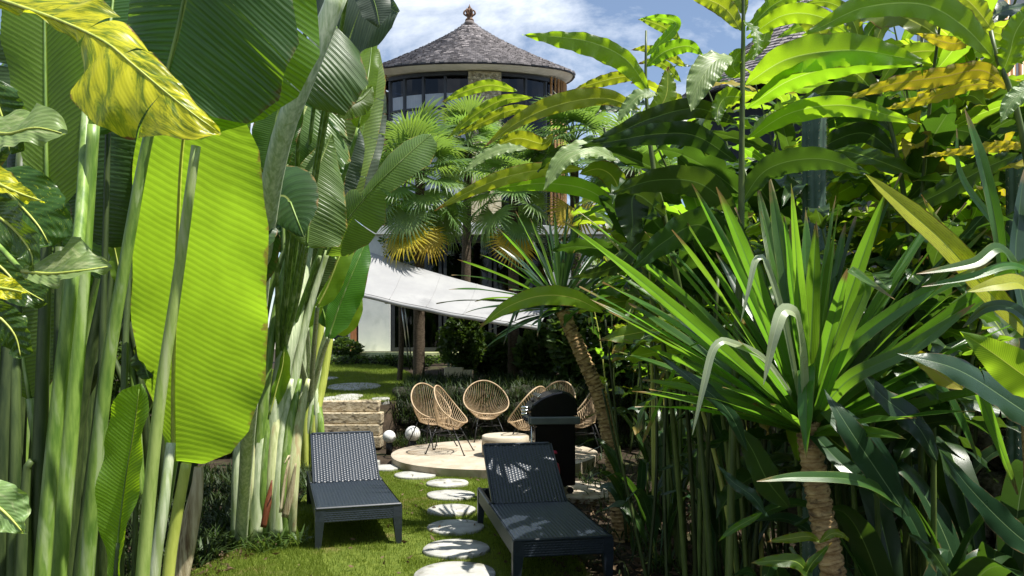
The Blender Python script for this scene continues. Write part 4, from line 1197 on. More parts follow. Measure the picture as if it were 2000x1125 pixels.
M['spine'] = surf('cactus_spine', (0.5, 0.46, 0.38), (0.6, 0.56, 0.46), 5, 0.7, 0)

FACE = np.array((0.0, -1.0, 0.0))
def px_blade(pts, wl, wr, n=60, nh=FACE, **kw):
    """pts: pixel (x, y, d) midrib; wl/wr: list of (t, half width in px)"""
    C = curve([P(*p) for p in pts], n)
    sc = np.interp(np.linspace(0, 1, n + 1), np.linspace(0, 1, len(pts)), [p[2] for p in pts]) / F
    return (C,) + blade(C, nh, prof(wl, n) * sc, prof(wr, n) * sc, **kw)

def px_tube(pts, r, n=24, sides=10, flat=1.0):
    C = curve([P(*p) for p in pts], n)
    u = np.linspace(0, 1, n + 1)
    R = np.interp(u, np.linspace(0, 1, len(r)), r) if hasattr(r, '__len__') else np.full(n + 1, float(r))
    return tube(C, R * C[:, 1] / F, sides, True, flat)

def paddle(root, parent, mat, pts, wl, wr, n=90, m=10, seed=0, nh=FACE, ribr=(6, 2), ribmat='stalky', label=None, **kw):
    kw.setdefault('pleat', (46, 0.006)); kw.setdefault('fold', 0.12); kw.setdefault('droop', 0.35); kw.setdefault('wave', (2.0, 0.015))
    C, V, Q, UV = px_blade(pts, wl, wr, n, nh, m=m, seed=seed, **kw)
    lf = part('leaf', V, Q, G[mat], parent, UV, label=label)
    sc = np.mean([p[2] for p in pts]) / F
    return lf, C, sc

def to_ground(pts, drop_x=None):
    """extend a stalk given in pixels down to the ground"""
    x0, y0, d0 = pts[0]
    yg = HOR + EYE * F / d0
    if y0 < yg - 5:
        x1, y1, _ = pts[1]
        sl = (x0 - x1) / max(1.0, (y0 - y1))
        pts = [(x0 + sl * (yg + 10 - y0) * 0.6, yg + 10, d0)] + pts
    return pts

def stalk_leaf(root, stalk, sr, leaf=None, mat='stalk', lmat='palm', seed=0, sides=10, ground=True, label=None, **kw):
    """one leaf stalk (part) with its leaf (sub-part); the midrib continues the stalk into the blade"""
    pts = to_ground(stalk) if ground else list(stalk)
    V, Fc = px_tube(pts, sr, 40, sides)
    so = part('leaf_stalk', V, Fc, M[mat], root, label=label)
    if leaf:
        pts_l, wl, wr = leaf
        lf, C, sc = paddle(root, so, lmat, pts_l, wl, wr, seed=seed, **kw)
        k = kw.get('rib', (0.5, 0.12))
        V, Fc = tube(C[::3] + np.array((0, -0.004, 0)), np.linspace(sr[-1] * sc * k[0], sr[-1] * sc * k[1], len(C[::3])), 6)
        part('midrib', V, Fc, M['stalky' if lmat == 'glow' else 'stalk'], so)
    return so

OV = [(0, 10), (0.05, 45), (0.15, 85), (0.35, 100), (0.6, 95), (0.8, 75), (0.93, 42), (1, 3)]     # usual paddle outline, percent
def ov(w, a=0.0):
    return [(t, h * w / 100.0) for t, h in OV]

# ================================================================ front palm clump on the left
fp = thing('travellers_palm', (-1.75, 3.0, 0), 'nearest big-leaved palm clump at left with a huge glowing leaf', 'palm')
def SL(*a, **k):
    k.pop('rib', None)
    return stalk_leaf(fp, *a, **k)
# the glowing leaf
SL([(285, 1130, 3.6), (318, 1000, 3.58), (342, 865, 3.55)], (14, 11),
   ([(340, 900, 3.55), (339, 760, 3.45), (343, 600, 3.28), (348, 430, 3.06), (356, 290, 2.9), (378, 150, 2.78), (400, 60, 2.72)],
    [(0, 6), (0.06, 22), (0.14, 45), (0.25, 82), (0.4, 100), (0.6, 112), (0.8, 100), (0.93, 50), (1, 2)],
    [(0, 3), (0.03, 64), (0.10, 128), (0.2, 172), (0.35, 206), (0.55, 216), (0.75, 210), (0.88, 165), (0.95, 80), (1, 2)]),
   mat='stalk', lmat='glow', seed=1, m=16, n=150, pleat=(62, 0.0014), sweep=-0.30, fold=0.10, droop=0.2, wave=(2.5, 0.010), nh=np.array((-0.30, -1, -0.45)))
# stalk in front of it, leaf to upper right
SL([(278, 1130, 2.75), (310, 800, 2.72), (345, 560, 2.70), (383, 285, 2.66)], (16, 13, 11, 9),
   ([(385, 270, 2.64), (420, 130, 2.62), (455, 0, 2.6), (500, -180, 2.55), (560, -330, 2.5)], ov(150), [(0, 8), (0.08, 45), (0.2, 112), (0.34, 165), (0.5, 185), (0.8, 120), (1, 3)]),
   mat='stalkg', lmat='lime', seed=2, n=120, m=12, pleat=(34, 0.006), sweep=-0.35, tears=((0.3, 0.5), (0.22, 0.36, 0.52, 0.7)), sag=0.25, gap=0.05, droop=0.5, nh=np.array((0.25, -1, 0.1)))
# big pleated leaf at the top with its stalk
SL([(168, 1130, 2.66), (205, 760, 2.62), (250, 480, 2.6), (288, 275, 2.58), (322, 150, 2.56)], (17, 15, 13, 11, 9),
   ([(322, 160, 2.54), (345, 70, 2.52), (362, -10, 2.5), (395, -150, 2.46), (430, -330, 2.4)],
    [(0, 15), (0.1, 70), (0.3, 110), (0.6, 120), (0.85, 80), (1, 3)],
    [(0, 16), (0.05, 105), (0.14, 165), (0.32, 212), (0.6, 228), (0.85, 150), (1, 3)]),
   lmat='top', seed=3, n=120, m=14, pleat=(30, 0.007), sweep=-0.55, fold=0.05, droop=0.42, tears=((), (0.13, 0.30, 0.5)), gap=0.03, sag=0.10, nh=np.array((0.1, -1, 0.15)))
# leaf with yellow midrib at far left
SL([(70, 1130, 3.05), (84, 700, 3.05), (92, 430, 3.05)], (17, 14, 9),
   ([(94, 440, 3.05), (92, 320, 3.05), (90, 180, 3.08), (88, 30, 3.12), (84, -150, 3.2)],
    [(0, 5), (0.1, 30), (0.3, 55), (0.55, 80), (0.8, 70), (1, 3)], [(0, 5), (0.08, 80), (0.25, 120), (0.5, 128), (0.8, 90), (1, 3)]),
   mat='stalkd', lmat='lime', seed=4, n=110, m=10, pleat=(44, 0.008), sweep=0.25, fold=0.35, droop=0.3)
# dark tattered leaf behind
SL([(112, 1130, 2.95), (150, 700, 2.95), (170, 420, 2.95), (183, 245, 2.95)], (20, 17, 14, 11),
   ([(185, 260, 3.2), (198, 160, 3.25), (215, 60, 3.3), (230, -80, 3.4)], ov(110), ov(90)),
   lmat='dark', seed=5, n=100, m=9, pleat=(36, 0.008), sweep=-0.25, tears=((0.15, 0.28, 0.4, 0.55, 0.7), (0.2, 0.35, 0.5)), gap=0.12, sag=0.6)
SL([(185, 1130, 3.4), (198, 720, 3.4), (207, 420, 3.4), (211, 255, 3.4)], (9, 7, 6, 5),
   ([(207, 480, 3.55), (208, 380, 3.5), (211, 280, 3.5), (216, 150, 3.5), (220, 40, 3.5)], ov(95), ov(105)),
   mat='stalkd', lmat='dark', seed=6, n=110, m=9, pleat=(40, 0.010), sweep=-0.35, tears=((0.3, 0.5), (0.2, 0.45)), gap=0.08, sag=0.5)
# thick pale stalk left, leaves above the frame
SL([(82, 1130, 2.8), (112, 800, 2.8), (140, 560, 2.8), (160, 400, 2.9), (175, 60, 3.2)], (16, 15, 13, 11, 8), None, mat='stalk')
SL([(45, 1130, 3.0), (52, 930, 3.0), (62, 900, 3.0)], (20, 18, 7), None, mat='stalkd')
SL([(300, 1130, 3.05), (318, 1000, 3.05), (334, 865, 3.1)], (13, 12, 9), None, mat='stalkw')
SL([(328, 1130, 3.25), (345, 1010, 3.25), (364, 905, 3.25)], (13, 12, 10), None, mat='stalky')
# small curled leaf low down
SL([(222, 1200, 2.5), (228, 1110, 2.5), (232, 1060, 2.5)], (8, 7, 5),
   ([(224, 1150, 2.5), (233, 1040, 2.5), (247, 930, 2.49), (262, 840, 2.48), (274, 750, 2.46)],
    [(0, 8), (0.15, 26), (0.4, 44), (0.65, 52), (0.85, 42), (0.95, 26), (1, 2)], [(0, 4), (0.15, 18), (0.4, 36), (0.6, 42), (0.85, 36), (0.95, 22), (1, 2)]),
   mat='stalkd', lmat='lime', seed=7, n=80, m=10, pleat=(30, 0.004), fold=0.45, droop=0.0, sweep=0.25, nh=np.array((-0.1, -1, 0.0)), label='small half-rolled bright leaf low on the clump')
SL([(262, 1120, 3.5), (268, 900, 3.5), (275, 730, 3.5)], (6, 5, 4),
   ([(292, 740, 3.45), (282, 710, 3.45), (270, 672, 3.45)], ov(24), ov(26)), mat='stalkd', lmat='dark', seed=8, n=40, m=6, pleat=(12, 0.005))
SL([(150, 1130, 3.9), (190, 800, 3.9), (215, 560, 3.9), (222, 440, 3.9)], (9, 8, 6, 4),
   ([(240, 560, 3.7), (228, 500, 3.7), (214, 436, 3.7)], ov(18), ov(36)), mat='stalkd', lmat='glow', seed=9, n=40, m=6, pleat=(14, 0.005))
# dry cut sheath at the foot of the clump
V, Fc = px_tube([(345, 1150, 3.45), (368, 1040, 3.45), (384, 960, 3.45), (388, 912, 3.45)], (20, 20, 16, 9), 20, 10, 0.6)
part('dry_sheath', V, Fc, M['sheath'], fp, label='dry cream and brown cut leaf sheath')
for (x0, x1, r_) in ((8, 2, 18), (30, 12, 12), (240, 226, 8)):
    V, Fc = px_tube([(x0 - 10, 1290, 3.35), (x0, 900, 3.35), (x1 + 20, 640, 3.4), (x1 + 40, 300, 3.5)], (r_, r_ * .9, r_ * .8, r_ * .5), 20, 8)
    part('leaf_stalk', V, Fc, M['stalkd'], fp)

# ================================================================ middle clump, with the thick diagonal stalk
mp = thing('travellers_palm', (-2.25, 6.4, 0), 'middle palm clump with pale stalks and a red sheath at its foot', 'palm')
def SM(*a, **k): return stalk_leaf(mp, *a, **k)
D_ = 6.3
SM([(470, 1040, D_), (484, 820, D_), (498, 640, D_), (515, 470, D_)], (13, 12, 10, 7), None, mat='stalk')
SM([(484, 1045, D_ - .1), (492, 860, D_ - .1), (505, 700, D_ - .1), (530, 560, D_), (582, 430, D_)], (14, 13, 10, 7, 5),
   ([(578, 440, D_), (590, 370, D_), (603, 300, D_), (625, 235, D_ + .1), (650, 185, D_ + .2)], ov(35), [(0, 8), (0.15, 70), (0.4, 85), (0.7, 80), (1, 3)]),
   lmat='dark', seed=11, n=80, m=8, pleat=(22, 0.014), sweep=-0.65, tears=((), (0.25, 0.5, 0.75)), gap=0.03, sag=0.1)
SM([(500, 1048, D_ - .2), (508, 860, D_ - .2), (524, 700, D_ - .2), (548, 560, D_ - .1), (572, 470, D_)], (15, 14, 11, 8, 6), None, mat='stalk')
SM([(520, 1045, D_ - .15), (536, 860, D_ - .15), (552, 720, D_ - .1), (580, 600, D_), (650, 200, D_ + .6)], (18, 19, 15, 8, 5),
   ([(620, 330, D_ + .5), (650, 210, D_ + .6), (680, 110, D_ + .8), (722, -20, D_ + 1)], ov(45), ov(60)), mat='stalkw', lmat='palm', seed=12, n=90, m=8, pleat=(34, 0.010), tears=((0.3, 0.55), (0.2, 0.4, 0.6)), gap=0.06, sag=0.4, sweep=-0.3)
SM([(545, 1040, D_ - .1), (556, 880, D_ - .1), (570, 760, D_), (600, 620, D_), (640, 490, D_)], (16, 17, 12, 7, 5), None, mat='stalkw')
SM([(556, 1030, D_), (562, 900, D_), (576, 760, D_ + .1), (584, 640, D_ + .1), (625, 500, D_ - .2)], (12, 12, 8, 5, 4),
   ([(638, 498, 6.0), (672, 440, 5.9), (720, 378, 5.8), (780, 318, 5.75), (842, 262, 5.8)],
    [(0, 6), (0.08, 20), (0.25, 40), (0.38, 44), (0.46, 22), (0.6, 40), (0.85, 38), (0.97, 20), (1, 4)],
    [(0, 5), (0.06, 40), (0.2, 62), (0.4, 62), (0.52, 34), (0.6, 36), (0.85, 42), (0.97, 26), (1, 4)]),
   mat='stalk', lmat='pale', seed=13, n=120, m=10, pleat=(52, 0.006), tears=((0.24, 0.43), (0.3, 0.55)), gap=0.12, sag=0.5, sweep=0.12, droop=0.4, fold=0.05, nh=np.array((0.15, -1, 0.55)), label='banana-like leaf arching right across the palms')
# thick diagonal stalk crossing to the top
SM([(470, 1060, 6.0), (488, 800, 5.2), (512, 500, 4.2), (545, 290, 3.8), (600, 140, 3.65), (668, -30, 3.6)], (12, 12, 15, 19, 20, 19), None, mat='stalkw', label='thick pale diagonal stalk running up out of the picture')
# leaves hanging from above around it
def hang(lmat, pts, wl, wr, seed, **k):
    """a leaf whose stalk runs from the clump behind the others"""
    b = pts[0]
    s = [(515, 1040, D_), (540, 760, D_), ((b[0] + 560) / 2, (b[1] + 700) / 2, (D_ + b[2]) / 2), b]
    return stalk_leaf(mp, s, (5, 5, 4.5, 4), (pts, wl, wr), mat='stalk', lmat=lmat, seed=seed, **k)
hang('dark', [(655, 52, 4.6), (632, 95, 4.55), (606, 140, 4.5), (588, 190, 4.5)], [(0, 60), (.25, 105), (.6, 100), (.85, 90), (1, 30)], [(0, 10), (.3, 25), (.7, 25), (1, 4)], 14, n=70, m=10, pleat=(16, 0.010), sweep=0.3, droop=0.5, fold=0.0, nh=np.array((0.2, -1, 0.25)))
hang('grey', [(640, -60, 5.0), (700, -20, 5.0), (745, 5, 5.0), (778, 25, 5.0)], [(0, 10), (.3, 60), (1, 5)], [(0, 70), (.3, 120), (.7, 110), (.92, 70), (1, 25)], 15, n=70, m=10, pleat=(22, 0.006), droop=0.35, sweep=0.15, tears=((), (0.55,)), sag=0.2)
hang('grey', [(690, -90, 4.7), (715, -40, 4.7), (733, 10, 4.7), (742, 52, 4.7)], [(0, 20), (.5, 34), (.85, 28), (1, 3)], [(0, 20), (.5, 36), (.85, 30), (1, 3)], 16, n=60, m=8, pleat=(0, 0), droop=0.3)
hang('dark', [(600, -20, 5.2), (628, 20, 5.2), (650, 60, 5.2)], ov(40), ov(60), 17, n=50, m=8)
hang('pale', [(560, 320, 5.6), (578, 255, 5.6), (605, 190, 5.7), (640, 130, 5.8)], [(0, 6), (.3, 60), (.7, 55), (1, 4)], [(0, 6), (.2, 95), (.5, 120), (.8, 80), (1, 4)], 18, n=110, m=9, pleat=(30, 0.010), sweep=-0.55, tears=((.3, .6), (.14, .24, .33, .42, .52, .62, .74)), gap=0.14, sag=0.7)
hang('pale', [(655, 460, 7.2), (680, 370, 7.2), (705, 270, 7.3), (724, 180, 7.4), (738, 95, 7.6)], [(0, 8), (.2, 42), (.5, 50), (.8, 44), (1, 3)], [(0, 4), (.2, 28), (.5, 32), (.8, 26), (1, 3)], 19, n=110, m=8, pleat=(60, 0.008), tears=((.4, .7), (.3, .5, .7)), gap=0.05, sag=0.3)
hang('grey', [(690, 430, 7.8), (708, 360, 7.8), (728, 270, 7.9), (748, 170, 8.0)], [(0, 5), (.3, 26), (.7, 24), (1, 2)], ov(24), 20, n=80, m=6, pleat=(30, 0.008), tears=((.3, .5), (.25, .45, .65, .8)), gap=0.1, sag=0.5)
hang('grey', [(650, 400, 6.9), (672, 345, 6.9), (690, 290, 6.9), (700, 250, 6.9)], ov(55), ov(30), 21, n=70, m=8, pleat=(24, 0.008), sweep=-0.3)
hang('palm', [(612, 330, 6.0), (622, 290, 6.0), (634, 240, 6.0)], ov(34), ov(42), 22, n=60, m=8, pleat=(24, 0.006), sweep=-0.5)
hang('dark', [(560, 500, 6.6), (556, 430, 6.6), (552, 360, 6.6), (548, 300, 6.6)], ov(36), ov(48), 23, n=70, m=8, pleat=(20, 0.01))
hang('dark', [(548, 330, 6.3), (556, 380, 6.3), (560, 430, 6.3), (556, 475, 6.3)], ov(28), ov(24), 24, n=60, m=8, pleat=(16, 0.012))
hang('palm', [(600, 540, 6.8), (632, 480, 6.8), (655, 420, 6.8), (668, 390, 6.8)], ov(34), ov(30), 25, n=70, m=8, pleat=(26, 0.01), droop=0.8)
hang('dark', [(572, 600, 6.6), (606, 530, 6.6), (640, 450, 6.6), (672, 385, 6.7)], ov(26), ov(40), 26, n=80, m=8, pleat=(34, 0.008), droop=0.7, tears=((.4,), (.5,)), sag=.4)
hang('glow', [(528, 810, 6.1), (540, 760, 6.1), (552, 715, 6.1), (556, 676, 6.1)], [(0, 4), (.3, 8), (.7, 8), (1, 1)], [(0, 3), (.25, 16), (.6, 20), (.85, 12), (1, 1)], 27, n=50, m=6, pleat=(26, 0.004), label='small bright new leaf among the pale stalks')
hang('palm', [(520, 330, 5.0), (532, 260, 5.0), (552, 190, 5.0), (580, 110, 5.0)], ov(40), ov(52), 39, n=60, m=7, pleat=(24, 0.006), sweep=-.3)
hang('pale', [(600, 480, 5.4), (606, 400, 5.4), (620, 330, 5.45), (648, 262, 5.5)], [(0, 4), (.2, 40), (.6, 44), (1, 3)], [(0, 8), (.15, 62), (.4, 78), (.75, 60), (1, 3)], 28, n=90, m=8, pleat=(26, 0.008), sweep=-0.5, tears=((), (.3, .55, .8)), gap=.05, sag=.15, nh=np.array((.35, -1, .2)))
hang('lime', [(700, 250, 5.9), (712, 190, 5.9), (722, 130, 6.0), (728, 70, 6.1)], ov(30), ov(20), 29, n=60, m=6, pleat=(30, 0.006), sweep=-.3)
hang('dark', [(585, 200, 5.2), (610, 150, 5.2), (640, 100, 5.2), (668, 60, 5.3)], ov(30), [(0, 6), (.2, 60), (.5, 66), (.85, 40), (1, 3)], 30, n=80, m=8, pleat=(22, 0.008), sweep=-.4, tears=((), (.4, .7)), gap=.05, sag=.2, nh=np.array((.3, -1, .3)))
hang('palm', [(640, 200, 4.9), (675, 205, 4.9), (705, 195, 4.95), (728, 170, 5.0)], [(0, 6), (.4, 18), (1, 3)], [(0, 10), (.3, 30), (.7, 24), (1, 3)], 38, n=60, m=6, pleat=(20, 0.006), tears=((), (.2, .4, .6, .8)), gap=.15, sag=.6)
# foot of the clump : overlapping sheaths and a red one
for k in range(9):
    x = 462 + k * 13
    V, Fc = px_tube([(x, 1046, D_ - .25 + .05 * (k % 3)), (x + 3, 960, D_ - .25), (x + 6 + k, 850 - 10 * (k % 2), D_ - .2), (x + 12 + 3 * k, 740, D_ - .1)], (12, 14, 11, 4), 20, 10, 0.8)
    part('sheath', V, Fc, M[('stalkw', 'stalk', 'stalkl')[k % 3]], mp)
V, Fc = px_tube([(514, 1030, D_ - .5), (522, 990, D_ - .48), (531, 938, D_ - .42)], (6, 7, 1.5), 14, 8, 0.4)
part('red_sheath', V, Fc, M['stalkr'], mp, label='red-brown dry sheath')
for pp in ([(548, 1000, D_ - .5), (556, 940, D_ - .5), (566, 890, D_ - .45), (556, 905, D_ - .55)], [(556, 1010, D_ - .4), (568, 960, D_ - .4), (578, 905, D_ - .4)]):
    V, Fc = px_tube(pp, (7, 6, 2), 14, 8, 0.4); part('dry_sheath', V, Fc, M['sheath'], mp)

# ================================================================ far clump behind the left lounger
cp_ = thing('travellers_palm', (-3.0, 9.9, 0), 'farther palm clump of straight pale stalks rising behind the left lounger', 'palm')
DC = 9.8
tops = [(566, 560), (578, 520), (590, 570), (604, 600), (618, 560), (640, 520), (650, 640), (632, 590), (660, 560), (612, 640), (598, 500)]
for k, (tx, ty) in enumerate(tops):
    x0 = 572 + k * 5.2
    V, Fc = px_tube([(x0, 925, DC - .05 * (k % 3)), (x0 + 1, 830, DC - .1), (0.6 * x0 + 0.4 * tx, 740, DC), (tx, ty, DC + .1)], (9, 8, 7, 4), 24, 8)
    part('leaf_stalk', V, Fc, M[('stalkw', 'stalk', 'stalky')[k % 3]], cp_)
def hang2(lmat, pts, wl, wr, seed, **k):
    b = pts[0]
    s = [(600, 925, DC), (606, 800, DC), ((b[0] + 606) / 2, (b[1] + 760) / 2, (DC + b[2]) / 2), b]
    return stalk_leaf(cp_, s, (6, 6, 5, 4), (pts, wl, wr), mat='stalkw', lmat=lmat, seed=seed, **k)
hang2('palm', [(642, 660, 9.0), (662, 600, 9.0), (690, 530, 9.0), (716, 470, 9.1)], [(0, 8), (.2, 20), (.6, 26), (1, 3)], [(0, 8), (.15, 30), (.5, 38), (.85, 22), (1, 3)], 31, n=70, m=7, pleat=(40, 0.006), label=None)
hang2('glow', [(620, 600, 8.4), (640, 560, 8.4), (664, 500, 8.4), (690, 440, 8.5)], ov(30), ov(26), 32, n=70, m=7, pleat=(34, 0.006), droop=0.7)
hang2('glow', [(600, 640, 9.2), (612, 590, 9.2), (622, 540, 9.2), (630, 500, 9.3)], ov(22), ov(22), 33, n=50, m=6, pleat=(30, 0.006))
hang2('palm', [(560, 620, 8.6), (566, 560, 8.6), (574, 500, 8.6), (585, 450, 8.7)], ov(26), ov(32), 34, n=60, m=6, pleat=(30, 0.006))
hang2('dark', [(640, 640, 9.6), (625, 590, 9.6), (600, 540, 9.6), (570, 500, 9.6)], ov(24), ov(28), 35, n=60, m=6, pleat=(30, 0.006), droop=.6)
hang2('glow', [(650, 640, 9.3), (668, 636, 9.3), (684, 610, 9.3), (692, 560, 9.3)], ov(18), ov(24), 36, n=60, m=6, pleat=(30, 0.006))

# ================================================================ more palms filling the depth on the left
def rand_palm(base, label, n, hmin, hmax, seed, mats=('dark', 'palm'), az0=-0.6, az1=0.9):
    t = thing('travellers_palm', (*base, 0.0), label, 'palm')
    r = np.random.default_rng(seed)
    for k in range(n):
        f = (k + 0.5) / n * 2 - 1
        h = r.uniform(hmin, hmax); lean = f * r.uniform(0.5, 0.9); az = r.uniform(-0.5, 0.5)
        b = np.array([base[0] + f * 0.25, base[1] + r.uniform(-.12, .12), -0.02])
        e = b + np.array([math.cos(az) * lean * 1.1, math.sin(az) * lean * 1.1, h])
        C = curve([b, b * .5 + e * .5 + np.array((-lean * .18, 0, 0.1)), e], 16)
        V, Fc = tube(C, (0.05, 0.04, 0.025), 8)
        so = part('leaf_stalk', V, Fc, M[('stalkd', 'stalk')[k % 2]], t)
        ln = r.uniform(1.0, 1.7); dirv = unit((C[-1] - C[-3])[None])[0]
        g_ = np.array([dirv[0], dirv[1], 0]) + np.array((0.15 * r.normal(), -0.1, 0)) 
        e1 = e + dirv * ln * 0.5; e2 = e1 + dirv * ln * 0.3 + g_ * ln * 0.2 - np.array((0, 0, ln * 0.05)); e3 = e2 + g_ * ln * 0.25 - np.array((0, 0, ln * 0.16))
        LC = curve([e, e1, e2, e3], 70)
        nh = np.array((r.uniform(-.5, .5), -1, r.uniform(-.1, .5)))
        w = r.uniform(0.24, 0.34)
        tl = [sorted(r.uniform(.1, .9, r.integers(1, 5))) for _ in range(2)]
        V, Q, UV = blade(LC, nh, prof(ov(w), 70), prof(ov(w), 70), 8, 0.1, 0.4, (34, 0.010), (2, 0.02), -0.25, tl, 0.08, 0.5, seed * 50 + k)
        part('leaf', V, Q, G[mats[r.integers(len(mats))]], so, UV)
        V, Fc = tube(LC[::5], np.linspace(0.014, 0.004, 15), 6); part('midrib', V, Fc, M['stalk'], so)
rand_palm((-3.3, 4.9), 'shaded palm clump standing behind the stalks at the far left', 11, 1.6, 3.0, 41, ('dark',))
rand_palm((-2.7, 4.4), 'shaded palm clump behind the huge glowing leaf', 9, 1.0, 2.6, 42, ('dark', 'palm'))
rand_palm((-4.6, 7.4), 'tall palm clump at the back of the left bed', 11, 2.4, 4.0, 43, ('dark', 'palm'))
rand_palm((-3.6, 7.6), 'palm clump in the left bed between the middle and the back clumps', 9, 1.8, 3.4, 44, ('dark', 'palm'))
rand_palm((-4.2, 11.0), 'palm clump beside the upper end of the stone steps', 9, 2.2, 4.2, 45, ('palm', 'dark'))
# dense dark shrubbery closing the left bed
sh = thing('shrub', (-4.6, 5.5, 0), 'dense dark shrubbery closing the left bed behind the palm stalks', 'shrub')
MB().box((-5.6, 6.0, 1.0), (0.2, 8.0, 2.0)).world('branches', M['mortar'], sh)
V, Fc = leafcloud(14000, ((-5.6, 2.5, 0.0), (-4.4, 10.5, 2.7)), 0.09, 61); part('foliage', V, Fc, M['hedgeleaf'], sh, smooth=False)

# ================================================================ marbled climber at the left edge
cl = thing('climbing_vine', (-1.45, 2.0, 0), 'climber with big marbled yellow and green leaves hanging at the top left', 'vine')
V, Fc = tube(curve([(-1.55, 2.1, -.02), (-1.62, 2.12, 0.9), (-1.55, 2.1, 1.7), (-1.66, 2.1, 2.35), (-1.75, 2.05, 2.9)], 40), (0.03, 0.028, 0.02), 8)
part('stem', V, Fc, M['stalkd'], cl)
def vine_leaf(mat, pts, wl, wr, seed, nh=FACE, n=70, m=12, label=None, pet=None, **k):
    k.setdefault('fold', 0.15); k.setdefault('droop', 0.4); k.setdefault('wave', (2.2, 0.012)); k.setdefault('pleat', (9, 0.006)); k.setdefault('sweep', 0.35)
    C, V, Q, UV = px_blade(pts, wl, wr, n, np.asarray(nh, float), m=m, seed=seed, **k)
    lf = part('leaf', V, Q, G[mat], cl, UV, label=label)
    s = np.array((-1.58, 2.1, C[0][2] + 0.1)) if pet is None else np.array(P(*pet))
    V, Fc = tube(curve([s, (s + C[0]) / 2 + np.array((0, -.02, .06)), C[0]], 12), (0.009, 0.007), 7)
    part('petiole', V, Fc, M['stalk'], lf)
    V, Fc = tube(C[::4] + np.array((0, -0.002, 0)), np.linspace(0.006, 0.0015, len(C[::4])), 6); part('midrib', V, Fc, M['stalky'], lf)
    return lf
# the great drooping lobed leaf: upper limb, then folded front
vine_leaf('pothos', [(-60, -20, 1.95), (30, 10, 1.92), (120, 42, 1.88), (205, 82, 1.84), (262, 128, 1.82), (330, 185, 1.80), (390, 232, 1.80), (432, 262, 1.82)],
          [(0, 60), (.12, 85), (.3, 100), (.4, 92), (.5, 80), (.6, 60), (.75, 46), (.9, 34), (1, 3)],
          [(0, 12), (.15, 12), (.3, 14), (.44, 20), (.5, 80), (.58, 136), (.7, 140), (.82, 96), (.95, 44), (1, 6)],
          71, nh=(0.15, -1, 0.35), n=110, m=14, tears=((.16, .30, .46, .62), (.47, .56, .80)), gap=0.10, sag=0.5, fold=-0.05, droop=0.5, wave=(3.0, 0.02), pleat=(12, 0.010), sweep=0.1, label='biggest marbled yellow leaf, torn and drooping')
vine_leaf('pothosg', [(-50, 245, 1.9), (10, 262, 1.85), (70, 250, 1.82), (128, 262, 1.82)], [(0, 40), (.3, 70), (.6, 62), (.85, 38), (1, 3)], [(0, 30), (.3, 48), (.6, 42), (.85, 30), (1, 3)], 72, nh=(0.1, -1, 0.5), label='pale grey-green leaf')
vine_leaf('pothosg', [(45, 530, 1.9), (95, 535, 1.85), (150, 530, 1.82), (218, 520, 1.85)], [(0, 10), (.2, 66), (.45, 84), (.75, 48), (1, 2)], [(0, 10), (.2, 26), (.5, 32), (.8, 16), (1, 2)], 73, nh=(0.05, -1, 0.6), fold=0.3, label='bright grey-green leaf with a folded near edge')
vine_leaf('pothosd', [(-30, 330, 2.1), (30, 390, 2.08), (75, 440, 2.06), (98, 480, 2.06)], ov(75), ov(90), 74, nh=(0.15, -1, 0.25), label='dark leaf with fine yellow speckles')
vine_leaf('pothosd', [(-40, 400, 1.85), (20, 440, 1.82), (60, 490, 1.80), (66, 530, 1.80)], [(0, 20), (.3, 50), (.7, 34), (1, 2)], [(0, 10), (.3, 40), (.7, 30), (1, 2)], 75, nh=(-0.3, -1, 0.2), fold=0.5)
vine_leaf('pothos', [(-60, 330, 1.75), (0, 360, 1.72), (40, 378, 1.72), (86, 394, 1.72)], [(0, 30), (.4, 34), (.8, 10), (1, 1)], [(0, 30), (.3, 40), (.6, 16), (.8, 8), (1, 1)], 76, nh=(0, -1, 0.7), tears=((), (.5,)), gap=.1)
vine_leaf('pothos', [(-60, 545, 1.7), (-10, 560, 1.7), (25, 566, 1.7), (52, 572, 1.7)], [(0, 30), (.5, 30), (1, 2)], [(0, 35), (.5, 34), (1, 2)], 77, nh=(0, -1, 0.5))
vine_leaf('pothosg', [(-60, 960, 1.7), (-10, 985, 1.7), (20, 1010, 1.7), (48, 1042, 1.7)], [(0, 40), (.5, 50), (1, 2)], [(0, 45), (.5, 46), (1, 2)], 78, nh=(0, -1, 0.4), pet=(-80, 900, 1.75))
vine_leaf('pothosd', [(-40, 590, 2.3), (0, 620, 2.3), (30, 655, 2.3), (42, 700, 2.3)], ov(34), ov(34), 79)
vine_leaf('pothosd', [(-20, 150, 2.3), (-5, 200, 2.3), (12, 250, 2.3), (20, 300, 2.3)], ov(50), ov(50), 80)
vine_leaf('pothosd', [(-60, 480, 2.2), (0, 520, 2.2), (40, 560, 2.2), (90, 590, 2.2)], ov(50), ov(40), 81, nh=(0, -1, .4))
